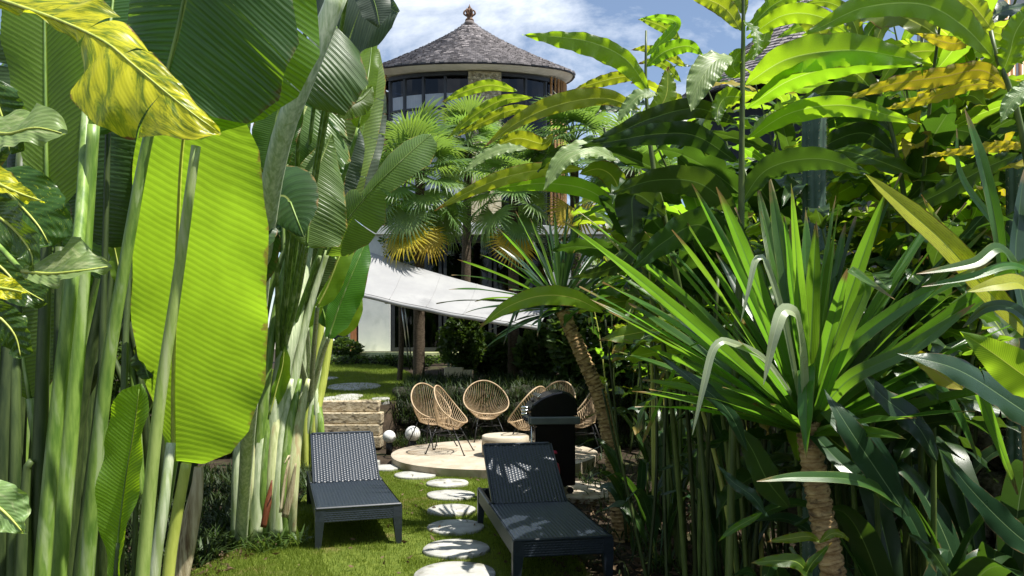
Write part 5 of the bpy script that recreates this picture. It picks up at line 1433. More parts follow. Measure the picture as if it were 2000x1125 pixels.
# ================================================================ shell ginger on the right
def ginger_variant(seed, length=0.56, width=0.058):
    r = np.random.default_rng(seed)
    n = 34
    arch = r.uniform(0.5, 1.5); t = np.linspace(0, 1, n + 1)
    a = r.uniform(0.15, 0.45) - arch * t ** 1.3
    ds = length / n
    C = np.stack([np.cumsum(np.cos(a) * ds), 0.03 * np.sin(t * 3 + r.uniform(0, 6)), np.cumsum(np.sin(a) * ds)], 1)
    C -= C[0]
    w = width * np.interp(t, [0, .06, .2, .45, .7, .88, .97, 1], [.08, .34, .80, 1, .80, .40, .12, .01])
    V, Q, UV = blade(C, np.array((0, 0, 1.0)), w, w * r.uniform(.92, 1.06), 5, r.uniform(0.1, 0.5), r.uniform(0.1, 0.6), (0, 0), (r.uniform(3, 5.5), r.uniform(.006, .014)), 0.25, ((), tuple(r.uniform(.3, .8, 1)) if seed % 3 == 0 else ()), 0.05, 0.3, seed)
    return new_mesh('ginger_leaf', V, Q, UV)
GV = {}
for key in ('ginger', 'gingery', 'gingero', 'gingerd'):
    GV[key] = []
    for s in range(7 if key in ('ginger', 'gingerd') else 4):
        me = ginger_variant(100 + s * 7 + len(key)); me.materials.append(G[key]); GV[key].append(me)

def place_leaf(parent, rootpos, mesh, pos, az, pitch, roll, sc):
    o = bpy.data.objects.new('leaf', mesh); COL.objects.link(o); o.parent = parent
    o.matrix_local = Matrix.Translation(Vector(pos) - Vector(rootpos)) @ Matrix.Rotation(az, 4, 'Z') @ Matrix.Rotation(-pitch, 4, 'Y') @ Matrix.Rotation(roll, 4, 'X') @ Matrix.Diagonal((*sc, 1))
    return o

def ginger_plant(base, label, canes, seed, weights=(0.5, 0.2, 0.02, 0.28), hmin=1.8, hmax=3.1, spread=0.35, first=0.35, size=1.0, plane=None, lean=(0, 0), zbase=0.0, per=13):
    t = thing('ginger_plant', (base[0], base[1], zbase), label, 'plant', None)
    r = np.random.default_rng(seed); ks = list(GV)
    cnt = 0
    for c in range(canes):
        b = np.array([base[0] + r.uniform(-1, 1) * spread, base[1] + r.uniform(-1, 1) * spread, zbase - 0.02])
        h = r.uniform(hmin, hmax); lv = np.array([lean[0] + r.normal() * 0.22, lean[1] + r.normal() * 0.22, 0]) * h * 0.5
        C = curve([b, b + np.array((0, 0, h * .45)) + lv * .25, b + np.array((0, 0, h * .8)) + lv * .65, b + np.array((0, 0, h)) + lv * 1.15], 26)
        V, Fc = tube(C, (0.015, 0.013, 0.010, 0.004), 7)
        co = part('cane', V, Fc, M['caney' if r.uniform() < 0.12 else 'cane'], t)
        az = r.uniform(0, 6.283) if plane is None else plane + r.normal() * 0.5
        k = per
        for i in range(k):
            f = first + (1 - first) * (i + 0.5) / k
            p = np.array([np.interp(f, np.linspace(0, 1, 27), C[:, q]) for q in range(3)])
            side = az + (math.pi if i % 2 else 0) + r.normal() * 0.22
            key = ks[int(r.choice(4, p=np.array(weights) / sum(weights)))]
            sc = size * r.uniform(0.75, 1.2) * (0.75 + 0.5 * math.sin(math.pi * min(1, max(0, (f - first) / (1 - first) * .85 + .12))))
            place_leaf(co, (base[0], base[1], zbase), GV[key][r.integers(len(GV[key]))], p, side, r.uniform(-0.05, 0.55) + 0.5 * max(0, f - 0.8), r.normal() * 0.5, (sc, sc * r.uniform(.85, 1.15), sc))
            cnt += 1
    return t

# hero ginger plants with leaves seen one by one in the photograph
hg = thing('ginger_plant', (0.95, 3.0, 0), 'tall shell ginger in the right foreground with long sunlit leaves on an upright cane', 'plant')
def px_cane(root, pts, r, mat='cane'):
    V, Fc = px_tube(to_ground(pts), r, 30, 8); return part('cane', V, Fc, M[mat], root)
def hero(cane, mat, pts, w, seed, nh=(0, -0.9, -0.55), asym=(1, 1), n=60, tear=False, **k):
    k.setdefault('fold', 0.12); k.setdefault('droop', 0.25); k.setdefault('wave', (6.5, 0.005)); k.setdefault('sweep', 0.25)
    w = w * 0.90
    base = [(0, .08), (.05, .34), (.16, .74), (.36, 1), (.58, .90), (.78, .60), (.92, .24), (1, .01)]
    C, V, Q, UV = px_blade(pts, [(t, x * w * asym[0]) for t, x in base], [(t, x * w * asym[1]) for t, x in base], n, np.asarray(nh, float), m=7, seed=seed, tears=((), (.55,)) if tear else ((), ()), gap=0.06, sag=0.3, **k)
    return part('leaf', V, Q, G[mat], cane, UV)
c1 = px_cane(hg, [(1430, 900, 3.0), (1446, 500, 2.95), (1449, 250, 2.9), (1452, 20, 2.9), (1450, -80, 2.9)], (9, 8, 8, 6, 3))
hero(c1, 'gingerh', [(1456, 165, 2.88), (1540, 115, 2.75), (1660, 98, 2.65), (1760, 112, 2.6), (1818, 124, 2.58)], 40, 201, nh=(0.05, -1, -0.1), fold=0.15)
hero(c1, 'gingerh', [(1458, 212, 2.88), (1540, 158, 2.78), (1640, 128, 2.7), (1730, 122, 2.65), (1790, 130, 2.62)], 30, 202, nh=(0.05, -0.8, -0.6))
hero(c1, 'gingerh', [(1460, 272, 2.88), (1540, 222, 2.75), (1640, 205, 2.65), (1740, 226, 2.6), (1800, 243, 2.58)], 27, 203, nh=(0.0, -1, -0.35), asym=(.8, 1))
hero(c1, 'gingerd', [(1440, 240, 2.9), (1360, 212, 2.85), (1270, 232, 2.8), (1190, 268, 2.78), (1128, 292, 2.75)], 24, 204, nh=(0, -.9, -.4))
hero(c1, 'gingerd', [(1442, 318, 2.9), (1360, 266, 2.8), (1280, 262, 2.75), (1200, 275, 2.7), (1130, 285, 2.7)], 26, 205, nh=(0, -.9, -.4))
hero(c1, 'pothosg', [(1430, 112, 2.85), (1398, 118, 2.78), (1368, 158, 2.74), (1350, 218, 2.72)], 36, 206, nh=(-0.2, -1, 0.4))
hero(c1, 'gingerh', [(1452, 190, 2.9), (1418, 190, 2.85), (1402, 215, 2.82), (1404, 245, 2.8)], 22, 207)
hero(c1, 'gingerh', [(1450, 150, 2.92), (1432, 132, 2.9), (1440, 108, 2.9), (1455, 96, 2.9)], 20, 208)
hero(c1, 'gingery', [(1448, 60, 2.9), (1420, 20, 2.9), (1385, 0, 2.9), (1340, -10, 2.9)], 20, 209)
hero(c1, 'gingerh', [(1452, 40, 2.9), (1475, 60, 2.85), (1480, 90, 2.82), (1470, 118, 2.8)], 14, 210, nh=(0.3, -1, .2))
hero(c1, 'gingery', [(1455, 30, 2.9), (1440, -10, 2.9), (1400, -40, 2.9)], 18, 211)
hero(c1, 'gingerh', [(1457, 60, 2.95), (1510, 10, 2.95), (1560, -10, 2.95), (1610, -5, 2.95)], 18, 212)
hero(c1, 'gingerh', [(1458, 75, 2.95), (1530, 30, 2.9), (1600, 32, 2.85), (1668, 72, 2.82)], 22, 218)
hero(c1, 'gingery', [(1640, 120, 3.1), (1600, 62, 3.1), (1555, 28, 3.1), (1505, 38, 3.1)], 18, 219)
hero(c1, 'gingerh', [(1452, 120, 3.0), (1490, 80, 3.0), (1500, 30, 3.0), (1495, -10, 3.0)], 16, 213)
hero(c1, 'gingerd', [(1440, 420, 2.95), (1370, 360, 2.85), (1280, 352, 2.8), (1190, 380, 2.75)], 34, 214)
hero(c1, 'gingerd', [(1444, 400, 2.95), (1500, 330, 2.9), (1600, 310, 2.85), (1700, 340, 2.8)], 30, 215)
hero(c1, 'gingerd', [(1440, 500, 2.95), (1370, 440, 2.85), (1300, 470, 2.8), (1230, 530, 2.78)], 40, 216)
hero(c1, 'pothosg', [(1462, 270, 2.95), (1490, 240, 2.95), (1520, 215, 2.95)], 14, 217)

g2 = thing('ginger_plant', (0.75, 4.0, 0), 'shell ginger leaning left over the lawn with yellow-green leaves against the sky', 'plant')
c2 = px_cane(g2, [(1330, 1000, 3.9), (1300, 700, 3.8), (1250, 500, 3.7), (1200, 330, 3.6), (1180, 250, 3.6)], (6, 5.5, 5, 4, 3))
c3 = px_cane(g2, [(1380, 1000, 3.4), (1350, 700, 3.4), (1310, 480, 3.3), (1275, 320, 3.3), (1262, 180, 3.3), (1262, 60, 3.3)], (8, 7, 6, 6, 5, 2))
hero(c3, 'gingerh', [(1272, 185, 3.3), (1225, 118, 3.25), (1160, 84, 3.2), (1090, 72, 3.2), (1020, 68, 3.2)], 30, 221, nh=(0, -1, -0.15), wave=(6, 0.008), asym=(1.1, .6))
hero(c3, 'gingery', [(1250, 215, 3.3), (1180, 192, 3.25), (1090, 205, 3.2), (1010, 240, 3.2), (945, 288, 3.2)], 25, 222, nh=(0, -1, -0.3), asym=(.7, 1))
hero(c2, 'gingery', [(1140, 330, 3.5), (1070, 330, 3.45), (990, 345, 3.4), (915, 375, 3.4), (848, 412, 3.4)], 18, 223, nh=(0, -1, -0.3))
hero(c2, 'gingerh', [(1220, 420, 3.6), (1150, 372, 3.55), (1070, 358, 3.5), (1000, 364, 3.5), (945, 372, 3.5)], 20, 224, nh=(0, -1, -0.2))
hero(c3, 'pothosg', [(1205, 312, 3.3), (1150, 290, 3.25), (1100, 310, 3.22), (1062, 372, 3.2)], 26, 225, nh=(-.1, -1, .5))
hero(c2, 'gingery', [(1178, 610, 3.6), (1120, 582, 3.55), (1055, 578, 3.5), (990, 600, 3.5), (936, 640, 3.5)], 22, 226, nh=(0, -1, -0.05), wave=(6, .007))
hero(c2, 'gingery', [(1010, 178, 4.2), (960, 166, 4.2), (910, 178, 4.2), (862, 200, 4.2)], 13, 227)
hero(c2, 'gingery', [(1040, 190, 4.2), (980, 196, 4.2), (920, 230, 4.2), (872, 272, 4.2)], 13, 228)
hero(c2, 'gingery', [(1060, 215, 4.2), (1000, 215, 4.2), (940, 240, 4.2), (890, 268, 4.2)], 12, 229)
hero(c2, 'gingery', [(1080, 262, 4.1), (1060, 280, 4.1), (1010, 270, 4.1), (960, 290, 4.1)], 18, 230)
hero(c2, 'pothosg', [(1030, 290, 4.0), (985, 290, 4.0), (945, 305, 4.0), (905, 338, 4.0)], 16, 231, nh=(0, -1, .6))
hero(c3, 'gingery', [(1265, 240, 3.3), (1300, 190, 3.3), (1305, 130, 3.3)], 26, 232, nh=(.3, -1, 0))
hero(c3, 'gingerh', [(1262, 130, 3.3), (1300, 100, 3.3), (1345, 90, 3.3), (1375, 110, 3.3)], 18, 233)
hero(c3, 'gingery', [(1258, 150, 3.3), (1215, 150, 3.3), (1170, 160, 3.3), (1120, 175, 3.3)], 14, 234)
hero(c3, 'gingerh', [(1262, 110, 3.5), (1320, 50, 3.5), (1290, 35, 3.5), (1250, 36, 3.5)], 12, 235)
hero(c3, 'gingery', [(1330, 80, 3.6), (1300, 55, 3.6), (1262, 40, 3.6), (1246, 38, 3.6)], 12, 236)
hero(c3, 'gingery', [(1340, 130, 3.7), (1300, 105, 3.7), (1260, 95, 3.7), (1232, 98, 3.7)], 11, 237)
hero(c3, 'gingery', [(1330, 160, 3.8), (1300, 128, 3.8), (1270, 120, 3.8), (1245, 125, 3.8)], 10, 238)
hero(c3, 'pothosg', [(1285, 185, 3.2), (1250, 185, 3.2), (1225, 210, 3.2), (1205, 240, 3.2)], 18, 239, nh=(-.2, -1, .5))
hero(c2, 'gingery', [(1215, 400, 3.55), (1200, 350, 3.5), (1170, 330, 3.5), (1130, 340, 3.5)], 24, 240)
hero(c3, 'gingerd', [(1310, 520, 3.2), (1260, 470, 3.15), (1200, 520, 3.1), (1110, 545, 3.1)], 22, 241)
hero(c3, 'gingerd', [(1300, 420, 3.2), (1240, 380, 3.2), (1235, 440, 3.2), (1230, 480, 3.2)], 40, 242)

g3 = thing('ginger_plant', (1.75, 3.0, 0), 'shell ginger at the right edge with a huge bright arching leaf', 'plant')
c4 = px_cane(g3, [(2060, 900, 2.6), (2030, 500, 2.55), (1990, 230, 2.5), (1945, 110, 2.5), (1935, 60, 2.5)], (10, 10, 9, 7, 4))
hero(c4, 'gingerh', [(1945, 118, 2.5), (1880, 50, 2.42), (1800, 8, 2.38), (1690, 14, 2.35), (1605, 52, 2.35), (1565, 70, 2.35)], 40, 251, nh=(0.05, -1, -0.15), asym=(.8, 1.0))
hero(c4, 'gingerh', [(1955, 150, 2.5), (1972, 105, 2.48), (1985, 60, 2.46), (2020, 10, 2.45)], 34, 252, nh=(0.2, -1, 0))
hero(c4, 'gingero', [(1980, 180, 2.6), (1920, 138, 2.6), (1840, 150, 2.6), (1740, 165, 2.6), (1650, 195, 2.6)], 22, 253, tear=True, wave=(9, .008))
hero(c4, 'gingero', [(2010, 285, 2.6), (1950, 286, 2.55), (1870, 296, 2.5), (1800, 306, 2.5)], 13, 254, tear=True, wave=(9, .008))
hero(c4, 'gingero', [(1940, 95, 2.55), (1900, 75, 2.6), (1860, 85, 2.6), (1790, 65, 2.65)], 16, 255)
hero(c4, 'gingero', [(1960, 170, 2.7), (1900, 165, 2.7), (1820, 190, 2.7), (1720, 215, 2.7)], 16, 256, tear=True, wave=(9, .008))
hero(c4, 'gingery', [(1940, 60, 2.5), (1900, 10, 2.5), (1850, -30, 2.5)], 22, 257)
hero(c4, 'pothosg', [(2040, 150, 2.3), (2010, 170, 2.3), (1975, 200, 2.3), (1955, 240, 2.3)], 22, 258, nh=(-.2, -1, .5))
hero(c4, 'gingery', [(2030, 60, 2.7), (1990, 75, 2.7), (1930, 60, 2.7), (1880, 55, 2.7)], 13, 259)
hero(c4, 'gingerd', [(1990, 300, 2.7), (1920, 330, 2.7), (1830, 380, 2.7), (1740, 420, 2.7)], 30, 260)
hero(c4, 'gingery', [(1960, 560, 2.5), (1900, 520, 2.45), (1850, 470, 2.45), (1800, 380, 2.45)], 16, 261)
c5 = px_cane(g3, [(1800, 900, 3.6), (1780, 500, 3.6), (1740, 250, 3.6), (1690, 120, 3.6)], (8, 7, 6, 3))
for k, (pp, w, mt) in enumerate((
        ([(1730, 220, 3.6), (1680, 150, 3.6), (1620, 130, 3.6), (1560, 150, 3.6)], 22, 'ginger'), ([(1715, 170, 3.6), (1760, 110, 3.6), (1830, 100, 3.6), (1890, 115, 3.6)], 20, 'gingery'),
        ([(1700, 130, 3.6), (1650, 90, 3.6), (1600, 90, 3.6), (1560, 110, 3.6)], 18, 'gingery'), ([(1750, 300, 3.6), (1690, 260, 3.6), (1620, 280, 3.6), (1560, 330, 3.6)], 24, 'gingerd'),
        ([(1755, 330, 3.6), (1820, 260, 3.6), (1900, 260, 3.6), (1980, 300, 3.6)], 26, 'gingerd'), ([(1765, 400, 3.6), (1830, 340, 3.6), (1900, 350, 3.6), (1960, 400, 3.6)], 28, 'gingerd'),
        ([(1690, 110, 3.6), (1700, 60, 3.6), (1740, 30, 3.6), (1790, 30, 3.6)], 16, 'ginger'),
        ([(1680, 140, 3.6), (1630, 70, 3.6), (1575, 50, 3.6), (1515, 75, 3.6)], 17, 'ginger'), ([(1690, 125, 3.6), (1665, 40, 3.6), (1620, 5, 3.6), (1560, 10, 3.6)], 15, 'ginger'),
        ([(1700, 120, 3.6), (1730, 40, 3.6), (1790, -5, 3.6), (1860, 0, 3.6)], 17, 'gingery'), ([(1745, 260, 3.6), (1690, 190, 3.6), (1610, 180, 3.6), (1540, 215, 3.6)], 22, 'gingerd'),
        ([(1720, 190, 3.6), (1790, 150, 3.6), (1860, 165, 3.6), (1930, 215, 3.6)], 20, 'ginger'))):
    hero(c5, mt, pp, w, 270 + k)

# fill
ginger_plant((1.30, 4.0), 'dense shell ginger behind the front dracaena, mostly in shade', 9, 301, (0.28, 0.03, 0.01, 0.68), 2.0, 2.9, 0.36, lean=(-0.02, 0), first=.55, size=1.2)
ginger_plant((2.15, 3.9), 'dense shell ginger in front of the bamboo screen with some withered leaves', 10, 302, (0.40, 0.10, 0.06, 0.44), 2.6, 3.7, 0.40, lean=(-0.05, -0.1), first=.42, size=1.2)
ginger_plant((1.25, 5.6), 'shell ginger right of the right lounger, yellow-green at the top', 8, 303, (0.45, 0.20, 0.01, 0.34), 2.1, 2.9, 0.32, lean=(-0.12, 0), first=.62, per=10)
ginger_plant((2.10, 5.6), 'shell ginger below the second shingled roof', 11, 304, (0.48, 0.22, 0.03, 0.27), 2.8, 4.0, 0.5, first=.42)
ginger_plant((1.55, 7.2), 'shell ginger between the leaning dracaena and the rock wall', 8, 305, (0.45, 0.22, 0.01, 0.32), 2.2, 3.1, 0.32, lean=(-0.12, 0), first=.62, per=10)
ginger_plant((2.35, 7.6), 'shell ginger standing against the rock wall farther back', 10, 306, (0.45, 0.25, 0.03, 0.27), 2.4, 4.0, 0.5, first=.42)
ginger_plant((2.05, 9.6), 'far shell ginger right of the patio', 10, 307, (0.42, 0.22, 0.01, 0.35), 2.0, 3.6, 0.55, first=.30)
ginger_plant((2.2, 11.8), 'farthest shell ginger behind the rightmost basket chair', 10, 308, (0.40, 0.22, 0.01, 0.37), 2.0, 4.0, 0.6, first=.25)
ginger_plant((2.9, 4.9), 'shell ginger pressed against the rock wall at the right edge', 10, 309, (0.36, 0.10, 0.06, 0.48), 2.8, 4.2, 0.35, first=.4)
ginger_plant((1.62, 3.35), 'shaded young ginger stems directly behind the front dracaena', 6, 310, (0.25, 0.02, 0.0, 0.73), 1.4, 2.2, 0.3, first=.6, per=8)
ginger_plant((4.3, 7.0), 'ginger growing on top of the rock wall before the bamboo screen', 10, 311, (0.42, 0.20, 0.06, 0.32), 1.8, 3.3, 0.7, first=.2, zbase=1.83)
ginger_plant((4.0, 10.5), 'ginger growing on top of the rock wall below the far pavilion', 10, 312, (0.42, 0.22, 0.03, 0.33), 1.2, 2.6, 0.8, first=.2, zbase=1.83)
# bare shaded canes low down
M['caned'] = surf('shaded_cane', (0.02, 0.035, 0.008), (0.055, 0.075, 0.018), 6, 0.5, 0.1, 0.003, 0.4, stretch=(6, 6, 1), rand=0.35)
bc = thing('cane_thicket', (1.0, 4.6, 0), 'thicket of bare upright canes between the right lounger and the front dracaena', 'plant')
r = np.random.default_rng(77)
for k in range(30):
    b = np.array([r.uniform(0.82, 1.9), r.uniform(3.4, 6.6), -0.02]); b[0] = max(b[0], 0.75 + 0.02 * b[1])
    e = b + np.array([r.uniform(-.35, .12), r.uniform(-.2, .2), r.uniform(1.3, 2.1)])
    V, Fc = tube(curve([b, (b + e) / 2 + np.array((r.uniform(-.05, .05), 0, 0)), e], 12), (0.013, 0.011, 0.008), 7)
    part('cane', V, Fc, M['caned'], bc)

# ================================================================ dracaenas
def sword(C, w, seed, fold=0.35, n=None):
    n = len(C) - 1
    t = np.linspace(0, 1, n + 1)
    return C, w * np.interp(t, [0, .1, .4, .75, .93, 1], [.75, .72, 1, .8, .35, .03])
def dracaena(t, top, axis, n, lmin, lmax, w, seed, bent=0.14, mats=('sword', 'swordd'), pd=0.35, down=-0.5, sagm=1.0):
    r = np.random.default_rng(seed)
    ax = Vector(axis).normalized(); q = ax.to_track_quat('Z', 'Y').to_matrix()
    for k in range(n):
        f = (k + 0.5) / n
        el = math.asin(max(-1, min(1, 1 - (1 - math.sin(down)) * f ** 1.05))) * 1.0
        az = k * 2.39996 + r.normal() * 0.25
        l = r.uniform(lmin, lmax) * (0.85 + 0.3 * math.sin(math.pi * min(f * 1.2, 1)))
        d0 = np.array(q @ Vector((math.cos(el) * math.cos(az), math.cos(el) * math.sin(az), math.sin(el))))
        if d0[1] < -0.45 and el < 1.0 and r.uniform() < 0.75: continue
        if d0[1] < -0.45: l *= 0.62
        start = np.array(top) - np.array(ax) * 0.06 * f + d0 * 0.02
        pts_ = [start]; d = d0.copy()
        kink = r.uniform(0.42, 0.7) if r.uniform() < bent and el < 1.25 else None
        sagk = sagm * r.uniform(0.15, 0.55) * (1.2 - f * 0.3) * max(0.15, math.cos(el))
        N_ = 22
        for i in range(N_):
            u = (i + 1) / N_
            d = d + np.array((0, 0, -1.0)) * (sagk * u * 0.14)
            if kink and abs(u - kink) < 0.075: d = d + np.array((0, 0, -0.95)) + 0.25 * np.array((d0[0], d0[1], 0))
            d /= np.linalg.norm(d); pts_.append(pts_[-1] + d * l / N_)
        C = np.array(pts_)
        side = unit(np.cross(np.array((0, 0, 1.0)), d0 + np.array((1e-4, 2e-4, 0)))[None])[0]
        nh0 = np.cross(d0, side); nh0 = nh0 if nh0 @ np.array(ax) > 0 or el > 1 else -nh0
        T = unit(np.gradient(C, axis=0)); nhs = np.cross(T, np.tile(side, (len(C), 1))); 
        tw = r.normal() * 0.5
        nhs = nhs * math.cos(tw) + side * math.sin(tw)
        ww = w * r.uniform(0.75, 1.15)
        wp = ww * np.interp(np.linspace(0, 1, N_ + 1), [0, .1, .4, .75, .93, 1], [.8, .75, 1, .8, .36, .03])
        V, Q, UV = blade(C, nhs, wp, wp, 3, r.uniform(.15, .5), 0.1, (0, 0), (r.uniform(1, 2), 0.004), 0.0, seed=seed * 100 + k)
        mt = mats[1] if r.uniform() < pd else mats[0]
        part('leaf', V, Q, G[mt], t, UV)
def ringed_trunk(t, pts, r0, r1, rings, name='trunk'):
    n = rings * 4
    C = curve(pts, n)
    R = []
    rr = np.random.default_rng(5)
    for i in range(n + 1):
        ph = i % 4
        R.append((r0 + (r1 - r0) * i / n) * (1.0 + (0.13, 0.09, -0.01, -0.10)[ph] * rr.uniform(.5, 1.2)))
    V, Fc = tube(C, R, 20)
    # uneven, tilted leaf scars
    V = np.array(V); k = np.arange(len(V)); a = (k % 20) / 20 * 6.283; ring = k // 20
    V[:, 2] += 0.007 * np.sin(a + ring // 4 * 2.4) + 0.003 * np.sin(a * 3 + ring // 4 * 2.3)
    part(name, V, Fc, M['bark'], t)
DT = 2.75
top = P(1578, 815, DT)
d1 = thing('dracaena', tuple(np.array((P(1650, 1125, DT).x + 0.05, DT, 0.0))), 'large dracaena in the right foreground with a ringed tan trunk and long sword leaves', 'plant')
ringed_trunk(d1, [(P(1650, 1125, DT).x + 0.09, DT, -0.03), P(1628, 1125, DT), P(1600, 980, DT), P(1580, 850, DT), P(1578, 822, DT)], 0.047, 0.040, 84)
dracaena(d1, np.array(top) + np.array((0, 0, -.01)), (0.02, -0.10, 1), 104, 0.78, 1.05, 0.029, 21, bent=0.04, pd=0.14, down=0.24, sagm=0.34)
# single leaves read off the photograph
for k, (pp, w, mt, nh) in enumerate((
        ([(1545, 770, 2.6), (1490, 700, 2.45), (1425, 669, 2.37), (1405, 669, 2.35), (1390, 690, 2.34), (1375, 750, 2.33), (1352, 850, 2.33)], 9, 'swordh', (0, -1, .5)),
        ([(1572, 780, 2.6), (1566, 690, 2.45), (1556, 622, 2.3), (1545, 607, 2.26), (1528, 608, 2.24), (1516, 640, 2.22), (1503, 695, 2.22), (1491, 752, 2.22)], 16, 'swordh', (0.1, -1, .4)),
        ([(1560, 770, 2.65), (1530, 620, 2.5), (1496, 515, 2.43), (1485, 504, 2.42), (1474, 512, 2.41), (1462, 565, 2.4), (1447, 628, 2.4)], 8, 'swordh', (0, -1, .5)),
        ([(1600, 800, 2.6), (1650, 660, 2.45), (1690, 560, 2.4), (1660, 528, 2.38), (1748, 585, 2.36)], 14, 'sword', (0, -1, .6)),
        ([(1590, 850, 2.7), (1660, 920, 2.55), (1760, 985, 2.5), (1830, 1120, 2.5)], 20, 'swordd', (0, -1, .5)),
        ([(1760, 985, 2.5), (1680, 940, 2.4), (1560, 932, 2.35), (1478, 940, 2.33)], 14, 'sword', (0, -1, .7)),
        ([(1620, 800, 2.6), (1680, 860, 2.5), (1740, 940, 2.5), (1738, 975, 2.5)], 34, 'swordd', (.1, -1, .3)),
        ([(1590, 820, 2.7), (1640, 700, 2.5), (1760, 600, 2.4), (1870, 545, 2.35), (1940, 510, 2.35)], 16, 'sword', (0, -1, .3)),
        ([(1590, 820, 2.7), (1660, 740, 2.5), (1780, 680, 2.4), (1905, 592, 2.35)], 16, 'sword', (0, -1, .4)))):
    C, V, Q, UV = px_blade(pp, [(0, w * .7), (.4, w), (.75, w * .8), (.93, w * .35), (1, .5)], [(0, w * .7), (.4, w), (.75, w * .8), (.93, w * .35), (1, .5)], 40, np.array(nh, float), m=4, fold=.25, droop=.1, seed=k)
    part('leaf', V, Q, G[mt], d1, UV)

D2 = 6.3
d2 = thing('dracaena', (P(1205, 900, D2).x + .03, D2, 0.0), 'smaller dracaena with a leaning ringed trunk right of the basket chairs', 'plant')
yg = HOR + EYE * F / D2
ringed_trunk(d2, [P(1215, yg + 8, D2), P(1198, 900, D2), P(1172, 780, D2), P(1135, 690, D2), P(1098, 606, D2)], 0.075, 0.055, 60)
dracaena(d2, np.array(P(1094, 592, D2)), (-0.22, -0.10, 1), 84, 0.66, 0.98, 0.026, 22, bent=0.10, pd=0.75, down=-0.15, sagm=0.6)

# pandanus-like clump on the right with the yellow leaf
d3 = thing('cordyline', (1.78, 2.5, 0), 'cordyline at the right edge with one yellow leaf slanting across', 'plant')
V, Fc = tube(curve([(1.80, 2.5, -.02), (1.78, 2.5, 0.7), (1.74, 2.5, 1.45)], 12), (0.03, 0.02), 10); part('stem', V, Fc, M['bark'], d3)
for k, (pp, w, mt, nh) in enumerate((
        ([(2000, 640, 2.5), (1940, 580, 2.42), (1850, 480, 2.36), (1760, 400, 2.32), (1690, 340, 2.3)], 28, 'swordy', (-.1, -1, .2)),
        ([(1960, 560, 2.5), (1945, 440, 2.4), (1915, 310, 2.35), (1884, 212, 2.35)], 17, 'sword', (0.2, -1, 0)),
        ([(1990, 600, 2.55), (1985, 500, 2.55), (1880, 350, 2.55), (1868, 250, 2.55)], 9, 'sword', (0.2, -1, 0)),
        ([(2030, 620, 2.45), (1960, 490, 2.35), (1900, 515, 2.3), (1790, 535, 2.3)], 14, 'sword', (0, -1, .6)),
        ([(2060, 560, 2.4), (1980, 520, 2.35), (1900, 540, 2.3), (1800, 560, 2.3)], 10, 'sword', (0, -1, .6)),
        ([(2040, 640, 2.3), (2000, 560, 2.25), (1950, 556, 2.2), (1890, 570, 2.2)], 22, 'swordy', (0, -1, .6)),
        ([(2060, 700, 2.4), (1990, 610, 2.4), (1930, 600, 2.4), (1880, 640, 2.4)], 13, 'swordd', (0, -1, .3)),
        ([(2020, 690, 2.4), (1985, 520, 2.5), (1990, 420, 2.55), (2000, 330, 2.6)], 20, 'swordd', (.2, -1, 0)))):
    C, V, Q, UV = px_blade(pp, [(0, w * .7), (.4, w), (.75, w * .8), (.93, w * .35), (1, .5)], [(0, w * .7), (.4, w), (.75, w * .8), (.93, w * .35), (1, .5)], 40, np.array(nh, float), m=4, fold=.25, droop=.1, seed=40 + k)
    part('leaf', V, Q, G[mt], d3, UV)

